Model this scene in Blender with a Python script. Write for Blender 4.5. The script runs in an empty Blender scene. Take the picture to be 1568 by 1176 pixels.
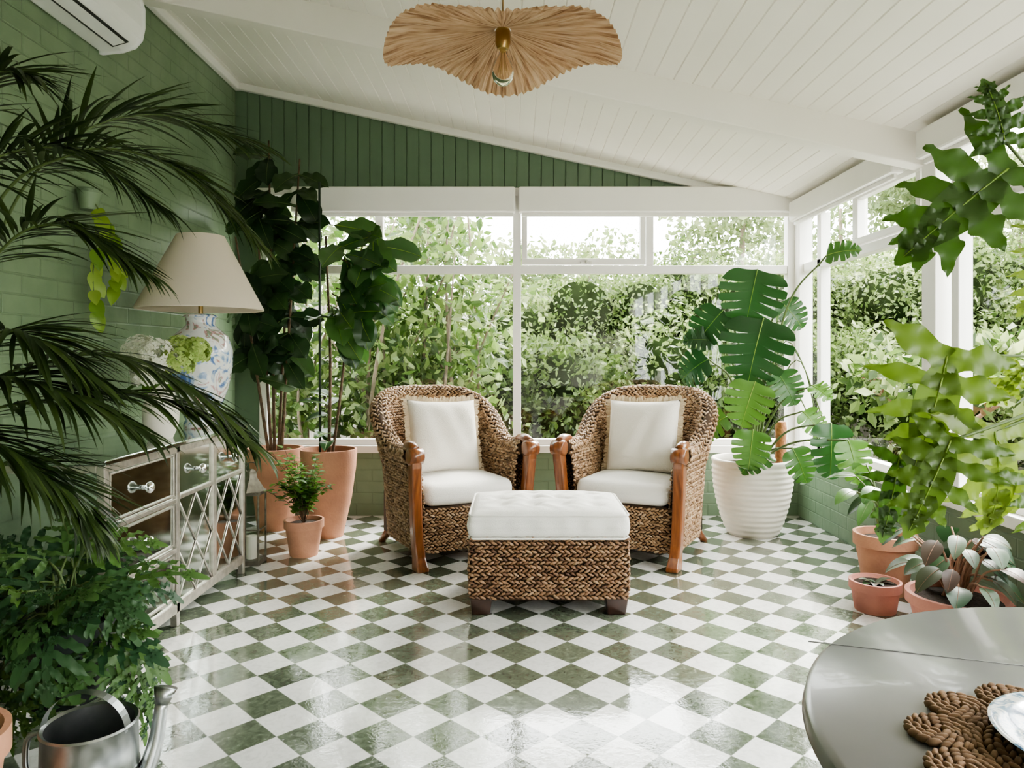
import bpy, math, random
import numpy as np
from mathutils import Vector
random.seed(7); np.random.seed(7)
R=random.uniform
pi=math.pi
scene=bpy.context.scene

# ------------------------------------------------------------------ materials
def newmat(name):
    m=bpy.data.materials.new(name); m.use_nodes=True
    nt=m.node_tree; b=nt.nodes['Principled BSDF']
    return m,nt,b
def setp(b,**k):
    for kk,v in k.items():
        b.inputs[kk.replace('_',' ')].default_value=v
def N(nt,t,**k):
    n=nt.nodes.new(t)
    for a,v in k.items(): setattr(n,a,v)
    return n
def ramp(nt,stops):
    r=N(nt,'ShaderNodeValToRGB'); e=r.color_ramp.elements
    while len(e)<len(stops): e.new(0.5)
    for i,(p,c) in enumerate(stops):
        e[i].position=p; e[i].color=(*c,1)
    return r
def math_(nt,op,a,b=None,c=None):
    n=N(nt,'ShaderNodeMath',operation=op)
    for i,v in enumerate((a,b,c)):
        if v is None: continue
        if isinstance(v,(int,float)): n.inputs[i].default_value=v
        else: nt.links.new(v,n.inputs[i])
    return n.outputs[0]
def plain(name,col,rough=.5,metal=0,noise=0,nscale=8,bump=0,bscale=60,coat=0,col2=None,spec=.5):
    m,nt,b=newmat(name); setp(b,Roughness=rough,Metallic=metal)
    b.inputs['Base Color'].default_value=(*col,1)
    b.inputs['Coat Weight'].default_value=coat
    b.inputs['Specular IOR Level'].default_value=spec
    tc=N(nt,'ShaderNodeTexCoord')
    if noise or col2:
        n=N(nt,'ShaderNodeTexNoise'); n.inputs['Scale'].default_value=nscale; n.inputs['Detail'].default_value=5
        nt.links.new(tc.outputs['Object'],n.inputs['Vector'])
        c2=col2 if col2 else tuple(c*(1-noise) for c in col)
        r=ramp(nt,[(.35,c2),(.62,col)])
        nt.links.new(n.outputs['Fac'],r.inputs['Fac']); nt.links.new(r.outputs['Color'],b.inputs['Base Color'])
    if bump:
        n=N(nt,'ShaderNodeTexNoise'); n.inputs['Scale'].default_value=bscale; n.inputs['Detail'].default_value=4
        nt.links.new(tc.outputs['Object'],n.inputs['Vector'])
        bp=N(nt,'ShaderNodeBump'); bp.inputs['Strength'].default_value=bump; bp.inputs['Distance'].default_value=.01
        nt.links.new(n.outputs['Fac'],bp.inputs['Height']); nt.links.new(bp.outputs['Normal'],b.inputs['Normal'])
    return m
def island(name,cols,rough=.45,trans=0,tv=2.2,bump=0,bscale=80,coat=0,attr=False,spec=.5):
    """colour varies per mesh island (each leaf / each strand) or per stored leaf value"""
    m,nt,b=newmat(name); setp(b,Roughness=rough)
    b.inputs['Coat Weight'].default_value=coat; b.inputs['Specular IOR Level'].default_value=spec
    k=len(cols); r=ramp(nt,[(i/(k-1) if k>1 else 0,c) for i,c in enumerate(cols)])
    if attr:
        g=N(nt,'ShaderNodeAttribute'); g.attribute_name='rnd'; nt.links.new(g.outputs['Fac'],r.inputs['Fac'])
    else:
        g=N(nt,'ShaderNodeNewGeometry'); nt.links.new(g.outputs['Random Per Island'],r.inputs['Fac'])
    nt.links.new(r.outputs['Color'],b.inputs['Base Color'])
    if bump:
        tc=N(nt,'ShaderNodeTexCoord')
        n=N(nt,'ShaderNodeTexNoise'); n.inputs['Scale'].default_value=bscale
        nt.links.new(tc.outputs['Object'],n.inputs['Vector'])
        bp=N(nt,'ShaderNodeBump'); bp.inputs['Strength'].default_value=bump; bp.inputs['Distance'].default_value=.01
        nt.links.new(n.outputs['Fac'],bp.inputs['Height']); nt.links.new(bp.outputs['Normal'],b.inputs['Normal'])
    if trans:
        t=N(nt,'ShaderNodeBsdfTranslucent')
        hs=N(nt,'ShaderNodeHueSaturation'); hs.inputs['Value'].default_value=tv; hs.inputs['Saturation'].default_value=1.1
        nt.links.new(r.outputs['Color'],hs.inputs['Color']); nt.links.new(hs.outputs['Color'],t.inputs['Color'])
        mx=N(nt,'ShaderNodeMixShader'); mx.inputs[0].default_value=trans
        out=nt.nodes['Material Output']
        nt.links.new(b.outputs[0],mx.inputs[1]); nt.links.new(t.outputs[0],mx.inputs[2]); nt.links.new(mx.outputs[0],out.inputs['Surface'])
    return m

M={}
M['white']=plain('white_paint',(.88,.86,.83),.4,noise=.03,nscale=3)
M['ceil']=plain('ceiling_paint',(.90,.86,.80),.5,noise=.03,nscale=2)
M['green_board']=plain('green_board_paint',(.125,.19,.12),.4,noise=.1,nscale=4)
M['terracotta']=plain('terracotta',(.56,.28,.175),.8,nscale=7,col2=(.46,.23,.15),bump=.2)
M['terrapink']=plain('terracotta_pink',(.58,.25,.19),.8,nscale=7,col2=(.48,.20,.16),bump=.2)
M['potwhite']=plain('ceramic_offwhite',(.76,.71,.63),.6,noise=.08,bump=.2,bscale=20)
M['soil']=plain('soil',(.035,.022,.014),.95,noise=.5,nscale=60,bump=1,bscale=80)
M['stem']=plain('green_stem',(.10,.15,.045),.5)
M['bark']=plain('bark',(.15,.095,.055),.8,noise=.5,nscale=30,bump=.6)
M['barkout']=plain('bark_grey',(.26,.20,.15),.8,noise=.4,nscale=20)
M['barkred']=plain('bark_red',(.38,.22,.15),.8,noise=.3,nscale=20)
M['stake']=plain('stake_dark',(.02,.035,.02),.6)
M['fabric']=plain('cushion_fabric',(.84,.82,.78),.9,bump=.35,bscale=300)
M['fabric2']=plain('pillow_fabric',(.80,.755,.68),.9,bump=.4,bscale=250)
M['fringe']=plain('pillow_fringe',(.62,.50,.35),.9,bump=.5,bscale=200)
M['darkwood']=plain('dark_wood',(.045,.018,.013),.3,noise=.4,nscale=20,coat=.4)
M['galv']=plain('galvanised_steel',(.50,.52,.52),.30,metal=1,nscale=14,col2=(.36,.38,.39))
M['silver']=plain('silver_trim',(.60,.56,.50),.30,metal=.75,noise=.25,nscale=30)
M['mirror']=plain('antiqued_mirror',(.60,.65,.62),.09,metal=1,nscale=6,col2=(.45,.50,.47))
M['chrome']=plain('chrome',(.8,.8,.8),.1,metal=1)
M['brass']=plain('aged_brass',(.45,.30,.13),.35,metal=1)
M['lantern']=plain('lantern_metal',(.22,.20,.16),.5,metal=.7,noise=.4,nscale=30)
M['plastic']=plain('ac_plastic',(.84,.84,.83),.35)
M['dark']=plain('dark_slot',(.05,.05,.05),.6)
M['grey']=plain('grey_plastic',(.10,.10,.10),.5)
M['tabletop']=plain('table_paint',(.27,.26,.27),.24,noise=.1,nscale=3,coat=.15)
M['jute']=island('jute_fibre',[(.15,.085,.045),(.28,.17,.10),(.20,.12,.07)],.9)
M['wicker']=island('seagrass_strand',[(.13,.07,.035),(.32,.19,.10),(.44,.29,.17),(.24,.14,.075),(.52,.37,.24)],.55,bump=.4,bscale=120)
M['wickerD']=island('seagrass_strand_dark',[(.09,.042,.022),(.23,.12,.062),(.33,.19,.105),(.16,.08,.04),(.41,.26,.15)],.5,bump=.4,bscale=120)
M['wickbase']=plain('wicker_base_brown',(.055,.03,.015),.9)  # dark brown base shell under the woven strands
# leaves
M['palm']=island('palm_leaf',[(.014,.028,.008),(.028,.052,.013),(.055,.088,.022),(.02,.04,.011)],.38,.18)
M['ficus']=island('fiddle_leaf',[(.018,.05,.014),(.032,.08,.022),(.06,.13,.032)],.30,.12)
M['ficusD']=island('dark_leaf',[(.010,.026,.010),(.02,.045,.015),(.035,.07,.02)],.33,.12)
M['monst']=island('monstera_leaf',[(.012,.045,.013),(.022,.07,.018),(.04,.105,.022),(.09,.19,.035)],.34,.14,tv=1.8,attr=True)
M['philo']=island('philodendron_leaf',[(.028,.07,.014),(.05,.10,.018),(.10,.16,.026),(.17,.235,.04)],.34,.32,tv=1.8,attr=True)
M['fern']=island('blue_fern_leaf',[(.03,.078,.036),(.055,.12,.045),(.10,.19,.045),(.04,.10,.045)],.45,.2,attr=True)
M['small']=island('small_leaf',[(.05,.11,.022),(.08,.17,.03),(.13,.24,.045)],.45,.3)
M['yellowl']=island('pothos_leaf',[(.14,.26,.04),(.26,.38,.07),(.32,.42,.09)],.4,.3,tv=1.6)
M['begonia']=island('begonia_leaf',[(.025,.06,.03),(.08,.14,.08),(.06,.025,.025),(.04,.10,.04)],.4,.1)
M['hydr_w']=island('hydrangea_white',[(.75,.74,.62),(.82,.82,.74)],.7,.3,tv=1)
M['hydr_g']=island('hydrangea_green',[(.35,.48,.14),(.5,.6,.22)],.7,.3,tv=1.2)
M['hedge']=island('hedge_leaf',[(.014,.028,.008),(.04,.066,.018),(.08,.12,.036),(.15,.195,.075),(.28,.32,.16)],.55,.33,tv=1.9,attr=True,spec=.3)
M['far']=island('far_tree_leaf',[(.06,.09,.035),(.12,.16,.065),(.22,.25,.13)],.6,.35,tv=1.7,attr=True,spec=.3)
M['hedgeL']=island('shrub_leaf',[(.028,.055,.015),(.065,.11,.03),(.13,.185,.06),(.26,.31,.15)],.45,.33,tv=1.9,spec=.35)
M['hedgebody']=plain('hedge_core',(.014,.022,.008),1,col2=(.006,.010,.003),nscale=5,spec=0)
M['grass']=plain('lawn',(.11,.13,.055),.9,noise=.5,nscale=8)
M['fence']=plain('fence_wood',(.24,.215,.19),.8,noise=.3,nscale=5)

m,nt,b=newmat('honey_wood'); setp(b,Roughness=.28); b.inputs['Coat Weight'].default_value=.5
tc=N(nt,'ShaderNodeTexCoord'); mp=N(nt,'ShaderNodeMapping'); mp.inputs['Scale'].default_value=(30,30,3)
n=N(nt,'ShaderNodeTexNoise'); n.inputs['Scale'].default_value=2; n.inputs['Detail'].default_value=5
r=ramp(nt,[(.3,(.12,.036,.013)),(.55,(.23,.076,.024)),(.75,(.31,.12,.04))])
nt.links.new(tc.outputs['Object'],mp.inputs[0]); nt.links.new(mp.outputs[0],n.inputs['Vector']); nt.links.new(n.outputs['Fac'],r.inputs[0]); nt.links.new(r.outputs[0],b.inputs['Base Color'])
M['honey']=m
def brickmat(name,c1,c2):
    m,nt,b=newmat(name); setp(b,Roughness=.42)
    tc=N(nt,'ShaderNodeTexCoord'); sx=N(nt,'ShaderNodeSeparateXYZ'); cb=N(nt,'ShaderNodeCombineXYZ')
    nt.links.new(tc.outputs['Object'],sx.inputs[0])
    s=math_(nt,'ADD',sx.outputs['X'],sx.outputs['Y'])
    nt.links.new(s,cb.inputs['X']); nt.links.new(sx.outputs['Z'],cb.inputs['Y'])
    br=N(nt,'ShaderNodeTexBrick'); br.inputs['Scale'].default_value=1
    br.inputs['Brick Width'].default_value=.24; br.inputs['Row Height'].default_value=.086; br.inputs['Mortar Size'].default_value=.006; br.inputs['Mortar Smooth'].default_value=.6
    nt.links.new(cb.outputs[0],br.inputs['Vector'])
    no=N(nt,'ShaderNodeTexNoise'); no.inputs['Scale'].default_value=6; no.inputs['Detail'].default_value=8
    nt.links.new(tc.outputs['Object'],no.inputs['Vector'])
    r=ramp(nt,[(.35,c1),(.65,c2)]); nt.links.new(no.outputs['Fac'],r.inputs[0])
    mx=N(nt,'ShaderNodeMixRGB',blend_type='MULTIPLY'); nt.links.new(r.outputs[0],mx.inputs[1]); mx.inputs[2].default_value=(.88,.89,.88,1)
    nt.links.new(br.outputs['Fac'],mx.inputs[0]); nt.links.new(mx.outputs[0],b.inputs['Base Color'])
    h=math_(nt,'MULTIPLY_ADD',br.outputs['Fac'],-1.2,math_(nt,'MULTIPLY',no.outputs['Fac'],1.6))
    bp=N(nt,'ShaderNodeBump'); bp.inputs['Strength'].default_value=.45; bp.inputs['Distance'].default_value=.007
    nt.links.new(h,bp.inputs['Height']); nt.links.new(bp.outputs[0],b.inputs['Normal'])
    return m
M['brick']=brickmat('painted_brick_green',(.165,.235,.142),(.20,.272,.168))
M['brick2']=brickmat('painted_brick_green_low',(.15,.22,.145),(.175,.25,.165))
# floor tiles
m,nt,b=newmat('diagonal_checker_tiles')
tc=N(nt,'ShaderNodeTexCoord'); mp=N(nt,'ShaderNodeMapping'); TS=.1525
mp.inputs['Rotation'].default_value=(0,0,pi/4); mp.inputs['Scale'].default_value=(1/TS,1/TS,1)
nt.links.new(tc.outputs['Object'],mp.inputs[0])
sx=N(nt,'ShaderNodeSeparateXYZ'); nt.links.new(mp.outputs[0],sx.inputs[0])
fx=math_(nt,'FLOOR',sx.outputs['X']); fy=math_(nt,'FLOOR',sx.outputs['Y'])
par=math_(nt,'PINGPONG',math_(nt,'ADD',fx,fy),1.0)
cb=N(nt,'ShaderNodeCombineXYZ'); nt.links.new(fx,cb.inputs[0]); nt.links.new(fy,cb.inputs[1])
wn=N(nt,'ShaderNodeTexWhiteNoise'); nt.links.new(cb.outputs[0],wn.inputs['Vector'])
n1=N(nt,'ShaderNodeTexNoise'); n1.inputs['Scale'].default_value=30; n1.inputs['Detail'].default_value=7; n1.inputs['Distortion'].default_value=1.4
nt.links.new(tc.outputs['Object'],n1.inputs['Vector'])
n2=N(nt,'ShaderNodeTexNoise'); n2.inputs['Scale'].default_value=38; n2.inputs['Detail'].default_value=3
nt.links.new(tc.outputs['Object'],n2.inputs['Vector'])
n3=N(nt,'ShaderNodeTexNoise'); n3.inputs['Scale'].default_value=110; n3.inputs['Detail'].default_value=2
nt.links.new(tc.outputs['Object'],n3.inputs['Vector'])
g=ramp(nt,[(.30,(.085,.098,.07)),(.5,(.115,.138,.098)),(.64,(.145,.172,.122)),(.76,(.30,.32,.27))]); nt.links.new(n1.outputs['Fac'],g.inputs[0])
hs=N(nt,'ShaderNodeHueSaturation'); nt.links.new(g.outputs[0],hs.inputs['Color'])
nt.links.new(math_(nt,'MULTIPLY_ADD',wn.outputs['Value'],.35,.78),hs.inputs['Value'])
w=ramp(nt,[(.3,(.66,.66,.64)),(.55,(.78,.775,.76))]); nt.links.new(n1.outputs['Fac'],w.inputs[0])
mx=N(nt,'ShaderNodeMixRGB'); nt.links.new(par,mx.inputs[0]); nt.links.new(w.outputs[0],mx.inputs[1]); nt.links.new(hs.outputs[0],mx.inputs[2])
frx=math_(nt,'FRACT',sx.outputs['X']); fry=math_(nt,'FRACT',sx.outputs['Y'])
ex=math_(nt,'MINIMUM',math_(nt,'MINIMUM',frx,math_(nt,'SUBTRACT',1.0,frx)),math_(nt,'MINIMUM',fry,math_(nt,'SUBTRACT',1.0,fry)))
gr=math_(nt,'LESS_THAN',ex,.009)
mx2=N(nt,'ShaderNodeMixRGB'); nt.links.new(math_(nt,'MULTIPLY',gr,.5),mx2.inputs[0]); nt.links.new(mx.outputs[0],mx2.inputs[1]); mx2.inputs[2].default_value=(.3,.3,.28,1)
nt.links.new(mx2.outputs[0],b.inputs['Base Color'])
rr=ramp(nt,[(.42,(.04,)*3),(.64,(.18,)*3)]); nt.links.new(n1.outputs['Fac'],rr.inputs[0]); nt.links.new(rr.outputs[0],b.inputs['Roughness'])
b.inputs['Coat Weight'].default_value=.6; b.inputs['Coat Roughness'].default_value=.02
bp=N(nt,'ShaderNodeBump'); bp.inputs['Strength'].default_value=.14; bp.inputs['Distance'].default_value=.003
hh_=math_(nt,'MULTIPLY_ADD',n3.outputs['Fac'],.45,n2.outputs['Fac'])
nt.links.new(hh_,bp.inputs['Height']); nt.links.new(bp.outputs[0],b.inputs['Normal']); nt.links.new(bp.outputs[0],b.inputs['Coat Normal'])
M['floor']=m
m=bpy.data.materials.new('window_glass'); m.use_nodes=True; nt=m.node_tree; nt.nodes.clear()
o=N(nt,'ShaderNodeOutputMaterial'); t=N(nt,'ShaderNodeBsdfTransparent'); gl=N(nt,'ShaderNodeBsdfGlossy'); gl.inputs['Roughness'].default_value=.02
t.inputs[0].default_value=(.97,.985,.975,1)
mx=N(nt,'ShaderNodeMixShader'); mx.inputs[0].default_value=.03
nt.links.new(t.outputs[0],mx.inputs[1]); nt.links.new(gl.outputs[0],mx.inputs[2]); nt.links.new(mx.outputs[0],o.inputs[0])
M['glass']=m
m,nt,b=newmat('linen_shade'); setp(b,Roughness=.9); b.inputs['Base Color'].default_value=(.78,.70,.60,1)
t=N(nt,'ShaderNodeBsdfTranslucent'); t.inputs[0].default_value=(.8,.7,.58,1); mx=N(nt,'ShaderNodeMixShader'); mx.inputs[0].default_value=.3
nt.links.new(b.outputs[0],mx.inputs[1]); nt.links.new(t.outputs[0],mx.inputs[2]); nt.links.new(mx.outputs[0],nt.nodes['Material Output'].inputs[0])
M['shadelinen']=m
m,nt,b=newmat('raffia'); setp(b,Roughness=.7)
tc=N(nt,'ShaderNodeTexCoord'); sx=N(nt,'ShaderNodeSeparateXYZ'); nt.links.new(tc.outputs['Object'],sx.inputs[0])
th=math_(nt,'ARCTAN2',sx.outputs['Y'],sx.outputs['X'])
vl=N(nt,'ShaderNodeVectorMath',operation='LENGTH'); nt.links.new(tc.outputs['Object'],vl.inputs[0])
cb=N(nt,'ShaderNodeCombineXYZ'); nt.links.new(math_(nt,'MULTIPLY',th,26.0),cb.inputs[0]); nt.links.new(math_(nt,'MULTIPLY',vl.outputs['Value'],4.0),cb.inputs[1])
n=N(nt,'ShaderNodeTexNoise'); n.inputs['Scale'].default_value=1.6; n.inputs['Detail'].default_value=6; nt.links.new(cb.outputs[0],n.inputs['Vector'])
r=ramp(nt,[(.34,(.32,.17,.09)),(.48,(.62,.41,.26)),(.68,(.80,.60,.43))]); nt.links.new(n.outputs['Fac'],r.inputs[0]); nt.links.new(r.outputs[0],b.inputs['Base Color'])
bp=N(nt,'ShaderNodeBump'); bp.inputs['Strength'].default_value=.7; bp.inputs['Distance'].default_value=.012; nt.links.new(n.outputs['Fac'],bp.inputs['Height']); nt.links.new(bp.outputs['Normal'],b.inputs['Normal'])
t=N(nt,'ShaderNodeBsdfTranslucent'); nt.links.new(r.outputs[0],t.inputs[0]); mx=N(nt,'ShaderNodeMixShader'); mx.inputs[0].default_value=.4
nt.links.new(b.outputs[0],mx.inputs[1]); nt.links.new(t.outputs[0],mx.inputs[2]); nt.links.new(mx.outputs[0],nt.nodes['Material Output'].inputs[0])
M['raffia']=m
def painted(name,stops,scale):
    m,nt,b=newmat(name); setp(b,Roughness=.12); b.inputs['Coat Weight'].default_value=.5
    tc=N(nt,'ShaderNodeTexCoord'); n=N(nt,'ShaderNodeTexNoise'); n.inputs['Scale'].default_value=scale; n.inputs['Detail'].default_value=4; n.inputs['Distortion'].default_value=1.5
    nt.links.new(tc.outputs['Object'],n.inputs['Vector']); r=ramp(nt,stops); nt.links.new(n.outputs['Fac'],r.inputs[0]); nt.links.new(r.outputs[0],b.inputs['Base Color'])
    return m
W_=(.72,.73,.72)
M['porcelain']=painted('painted_porcelain',[(.34,(.10,.17,.38)),(.40,(.30,.40,.58)),(.45,W_),(.56,W_),(.60,(.48,.25,.26)),(.64,(.2,.3,.2)),(.70,W_)],11)
M['plateblue']=painted('blue_white_china',[(.36,(.06,.12,.25)),(.44,(.2,.32,.45)),(.48,W_),(.56,W_),(.60,(.10,.2,.33)),(.66,W_)],30)

# ------------------------------------------------------------------ mesh helpers
class MB:
    def __init__(s): s.v=[]; s.f=[]; s.m=[]; s.n=0; s.r=[]; s.val=0
    def add(s,v,f,mi=0):
        v=np.asarray(v,float).reshape(-1,3); s.v.append(v); off=s.n
        if isinstance(f,np.ndarray): s.f.extend((f+off).tolist())
        else: s.f.extend([[i+off for i in q] for q in f])
        s.m.extend([mi]*len(f)); s.n+=len(v); s.r.append(np.full(len(v),s.val))
    def obj(s,name,mats,parent=None,smooth=True,loc=None,merge=False,clampx=None,clampy=None):
        me=bpy.data.meshes.new(name)
        V=np.concatenate(s.v)
        if clampx is not None: V[:,0]=np.clip(V[:,0],*clampx)
        if clampy is not None: V[:,1]=np.clip(V[:,1],*clampy)
        me.from_pydata(V.tolist(),[],s.f)
        if not isinstance(mats,(list,tuple)): mats=[mats]
        for m in mats: me.materials.append(m)
        if len(mats)>1: me.polygons.foreach_set('material_index',s.m)
        me.polygons.foreach_set('use_smooth',[smooth]*len(s.f))
        if not merge:
            at=me.attributes.new('rnd','FLOAT','POINT'); at.data.foreach_set('value',np.concatenate(s.r).astype(np.float32))
        else:
            import bmesh
            bm=bmesh.new(); bm.from_mesh(me); bmesh.ops.remove_doubles(bm,verts=bm.verts,dist=1e-5)
            bmesh.ops.recalc_face_normals(bm,faces=bm.faces); bm.to_mesh(me); bm.free()
        me.update()
        o=bpy.data.objects.new(name,me); scene.collection.objects.link(o)
        if loc is not None: o.location=loc
        if parent: o.parent=parent
        return o
def empty(name,loc=(0,0,0),rz=0):
    e=bpy.data.objects.new(name,None); scene.collection.objects.link(e); e.location=loc; e.rotation_euler=(0,0,rz); e.empty_display_size=.1
    return e
BF=[(0,3,2,1),(4,5,6,7),(0,1,5,4),(1,2,6,5),(2,3,7,6),(3,0,4,7)]
def boxv(x0,x1,y0,y1,z0,z1):
    return [(x0,y0,z0),(x1,y0,z0),(x1,y1,z0),(x0,y1,z0),(x0,y0,z1),(x1,y0,z1),(x1,y1,z1),(x0,y1,z1)]
def box(name,x0,x1,y0,y1,z0,z1,mat,parent=None,bevel=0):
    b=MB(); b.add(boxv(x0,x1,y0,y1,z0,z1),BF); o=b.obj(name,mat,parent,smooth=False)
    if bevel:
        md=o.modifiers.new('bevel','BEVEL'); md.width=bevel; md.segments=3
    return o
def boxes(name,lst,mat,parent=None,bevel=0):
    b=MB()
    for l in lst: b.add(boxv(*l),BF)
    o=b.obj(name,mat,parent,smooth=False)
    if bevel:
        md=o.modifiers.new('bevel','BEVEL'); md.width=bevel; md.segments=2
    return o
def lathev(prof,seg=48,c=(0,0,0)):
    v=[];f=[]
    for r,z in prof:
        for i in range(seg):
            a=2*pi*i/seg; v.append((c[0]+r*math.cos(a),c[1]+r*math.sin(a),c[2]+z))
    for j in range(len(prof)-1):
        for i in range(seg):
            k=(i+1)%seg; f.append((j*seg+i,j*seg+k,(j+1)*seg+k,(j+1)*seg+i))
    return v,f
def lathe(name,prof,mat,parent=None,loc=None,seg=48,sharp=True):
    b=MB(); b.add(*lathev(prof,seg)); o=b.obj(name,mat,parent,loc=loc)
    if sharp:
        md=o.modifiers.new('es','EDGE_SPLIT'); md.split_angle=.7
    return o
def spline(pts,n=24):
    P=[np.array(p,float) for p in pts]; P=[2*P[0]-P[1]]+P+[2*P[-1]-P[-2]]; out=[]
    segs=len(P)-3
    for i in range(n):
        u=i/(n-1)*segs; k=min(int(u),segs-1); t=u-k
        a,b_,c,d=P[k:k+4]
        out.append(.5*((2*b_)+(-a+c)*t+(2*a-5*b_+4*c-d)*t*t+(-a+3*b_-3*c+d)*t**3))
    return np.array(out)
def tube(pts,r,seg=8,caps=True):
    pts=np.asarray(pts,float); n=len(pts)
    rr=np.full(n,r) if np.isscalar(r) else np.interp(np.linspace(0,1,n),np.linspace(0,1,len(r)),r)
    T=np.gradient(pts,axis=0); T/=np.linalg.norm(T,axis=1)[:,None]+1e-9
    ref=np.array([0,0,1.]) if abs(T[0][2])<.9 else np.array([1.,0,0])
    v=[];u=np.cross(T[0],ref); u/=np.linalg.norm(u)
    for i in range(n):
        u=u-T[i]*u.dot(T[i]); u/=np.linalg.norm(u)+1e-9; w=np.cross(T[i],u)
        for k in range(seg):
            a=2*pi*k/seg; v.append(pts[i]+rr[i]*(math.cos(a)*u+math.sin(a)*w))
    f=[]
    for i in range(n-1):
        for k in range(seg):
            l=(k+1)%seg; f.append((i*seg+k,i*seg+l,(i+1)*seg+l,(i+1)*seg+k))
    if caps: f.append(tuple(range(seg))[::-1]); f.append(tuple(range((n-1)*seg,n*seg)))
    return v,f
def rboxv(hx,hy,hz,r,n=20,fn=None):
    V=[];F=[];off=0
    g=np.linspace(-1,1,n); H=np.array([hx,hy,hz]); r=min(r,hx,hy,hz)
    for ax in range(3):
        for sg in (-1,1):
            a,b_=np.meshgrid(g,g,indexing='ij'); p=np.zeros((n,n,3)); p[...,ax]=sg; p[...,(ax+1)%3]=a; p[...,(ax+2)%3]=b_
            P=p*H; q=np.clip(P,-(H-r),(H-r)); d=P-q; L=np.linalg.norm(d,axis=-1,keepdims=True); 
            P=q+r*d/np.maximum(L,1e-9)
            P=P.reshape(-1,3)
            V.append(P)
            for i in range(n-1):
                for j in range(n-1):
                    k=off+i*n+j; q4=(k,k+n,k+n+1,k+1)
                    F.append(q4 if sg>0 else q4[::-1])
            off+=n*n
    V=np.concatenate(V)
    if fn is not None: V=fn(V)
    return V,F
# ---- leaves
def bendv(V,L,bend):
    if abs(bend)<1e-3: return V
    V=V.copy(); a=bend*V[:,1]/L; V[:,1]=L/bend*np.sin(a); V[:,2]=V[:,2]-L/bend*(1-np.cos(a)); return V
def leafv(L,W,wf,n=14,m=2,fold=.2,bend=.5,slant=0,wave=0,heart=0):
    t=np.linspace(0,1,n); w=W/2*wf(t); s=np.linspace(-1,1,2*m+1)
    x=s[None,:]*w[:,None]; ax=np.abs(x)
    y=L*t[:,None]+slant*ax-heart*L*(ax/(W/2))**2*(1-t[:,None])**2
    z=fold*ax+wave*np.sin(t[:,None]*19+s[None,:]*2)*np.abs(s[None,:])**2
    V=bendv(np.stack([x,y,z+np.zeros_like(x)],-1).reshape(-1,3),L,bend); c=2*m+1
    i,j=np.meshgrid(np.arange(n-1),np.arange(c-1),indexing='ij'); k=(i*c+j).ravel()
    return V,np.stack([k,k+1,k+c+1,k+c],1)
def place(V,pos,d,up):
    d=np.array(d,float); d/=np.linalg.norm(d); up=np.array(up,float)
    x=np.cross(d,up); 
    if np.linalg.norm(x)<1e-4: x=np.cross(d,[1,0,.1])
    x/=np.linalg.norm(x); z=np.cross(x,d)
    return V@np.stack([x,d,z])+np.array(pos)
wf_ov=lambda t: np.sin(pi*np.clip(t,0,1)**.8)**.8
wf_fid=lambda t: .06+.94*np.clip(np.sin(pi*np.clip(t,0,1)**1.45),0,1)**.7*(1-.15*np.exp(-((t-.35)/.12)**2))
wf_narrow=lambda t: np.clip(np.sin(pi*np.clip(t,0,1)**.7),0,1)**.9+.03
wf_lobe=lambda t: .10+.90*np.clip(1-((t-.5)/.52)**2,0,1)**.6*(1-.30*np.exp(-((t-.1)/.25)**2))
wf_ph=lambda t: .02+(.62+.38*np.sin(t*3.0)+.20*np.sin(t*13+1))*np.clip(1-t**3,0,1)**.7
def wf_mon(t):
    w0=np.clip(np.sin(pi*np.clip(t*.97+.03,0,1)**.62),0,1)**.55
    fr=(t*6.5)%1; cut=np.exp(-((fr-.5)/.10)**2)*((t>.12)&(t<.9))
    return w0*(1-.72*cut)
LS={'ov':dict(wf=wf_ov,n=12,m=2),'fid':dict(wf=wf_fid,n=14,m=2,wave=.010),'mon':dict(wf=wf_mon,n=92,m=4,slant=.40,heart=.20,fold=.14,wave=.008),
    'nar':dict(wf=wf_narrow,n=7,m=1)}
def ribtube(mb,P,r,mi): 
    v,f=tube(P,[r,r*.3],4); mb.add(v,f,mi)
def addleaf(mb,kind,L,W,pos,d,up,bend=.5,mi=0,rib=None,fold=None,val=None):
    mb.val=R(0,1) if val is None else val
    k=dict(LS[kind]); 
    if fold is not None: k['fold']=fold
    V,F=leafv(L,W,bend=bend,**k); mb.add(place(V,pos,d,up),F,mi)
    if rib is not None:
        c=2*k['m']+1; mid=V[k['m']::c].copy(); mid[:,2]+=.0015
        mid=mid[:: max(1,len(mid)//10)]
        ribtube(mb,place(mid,pos,d,up),.0035*L/.35,rib)
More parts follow.
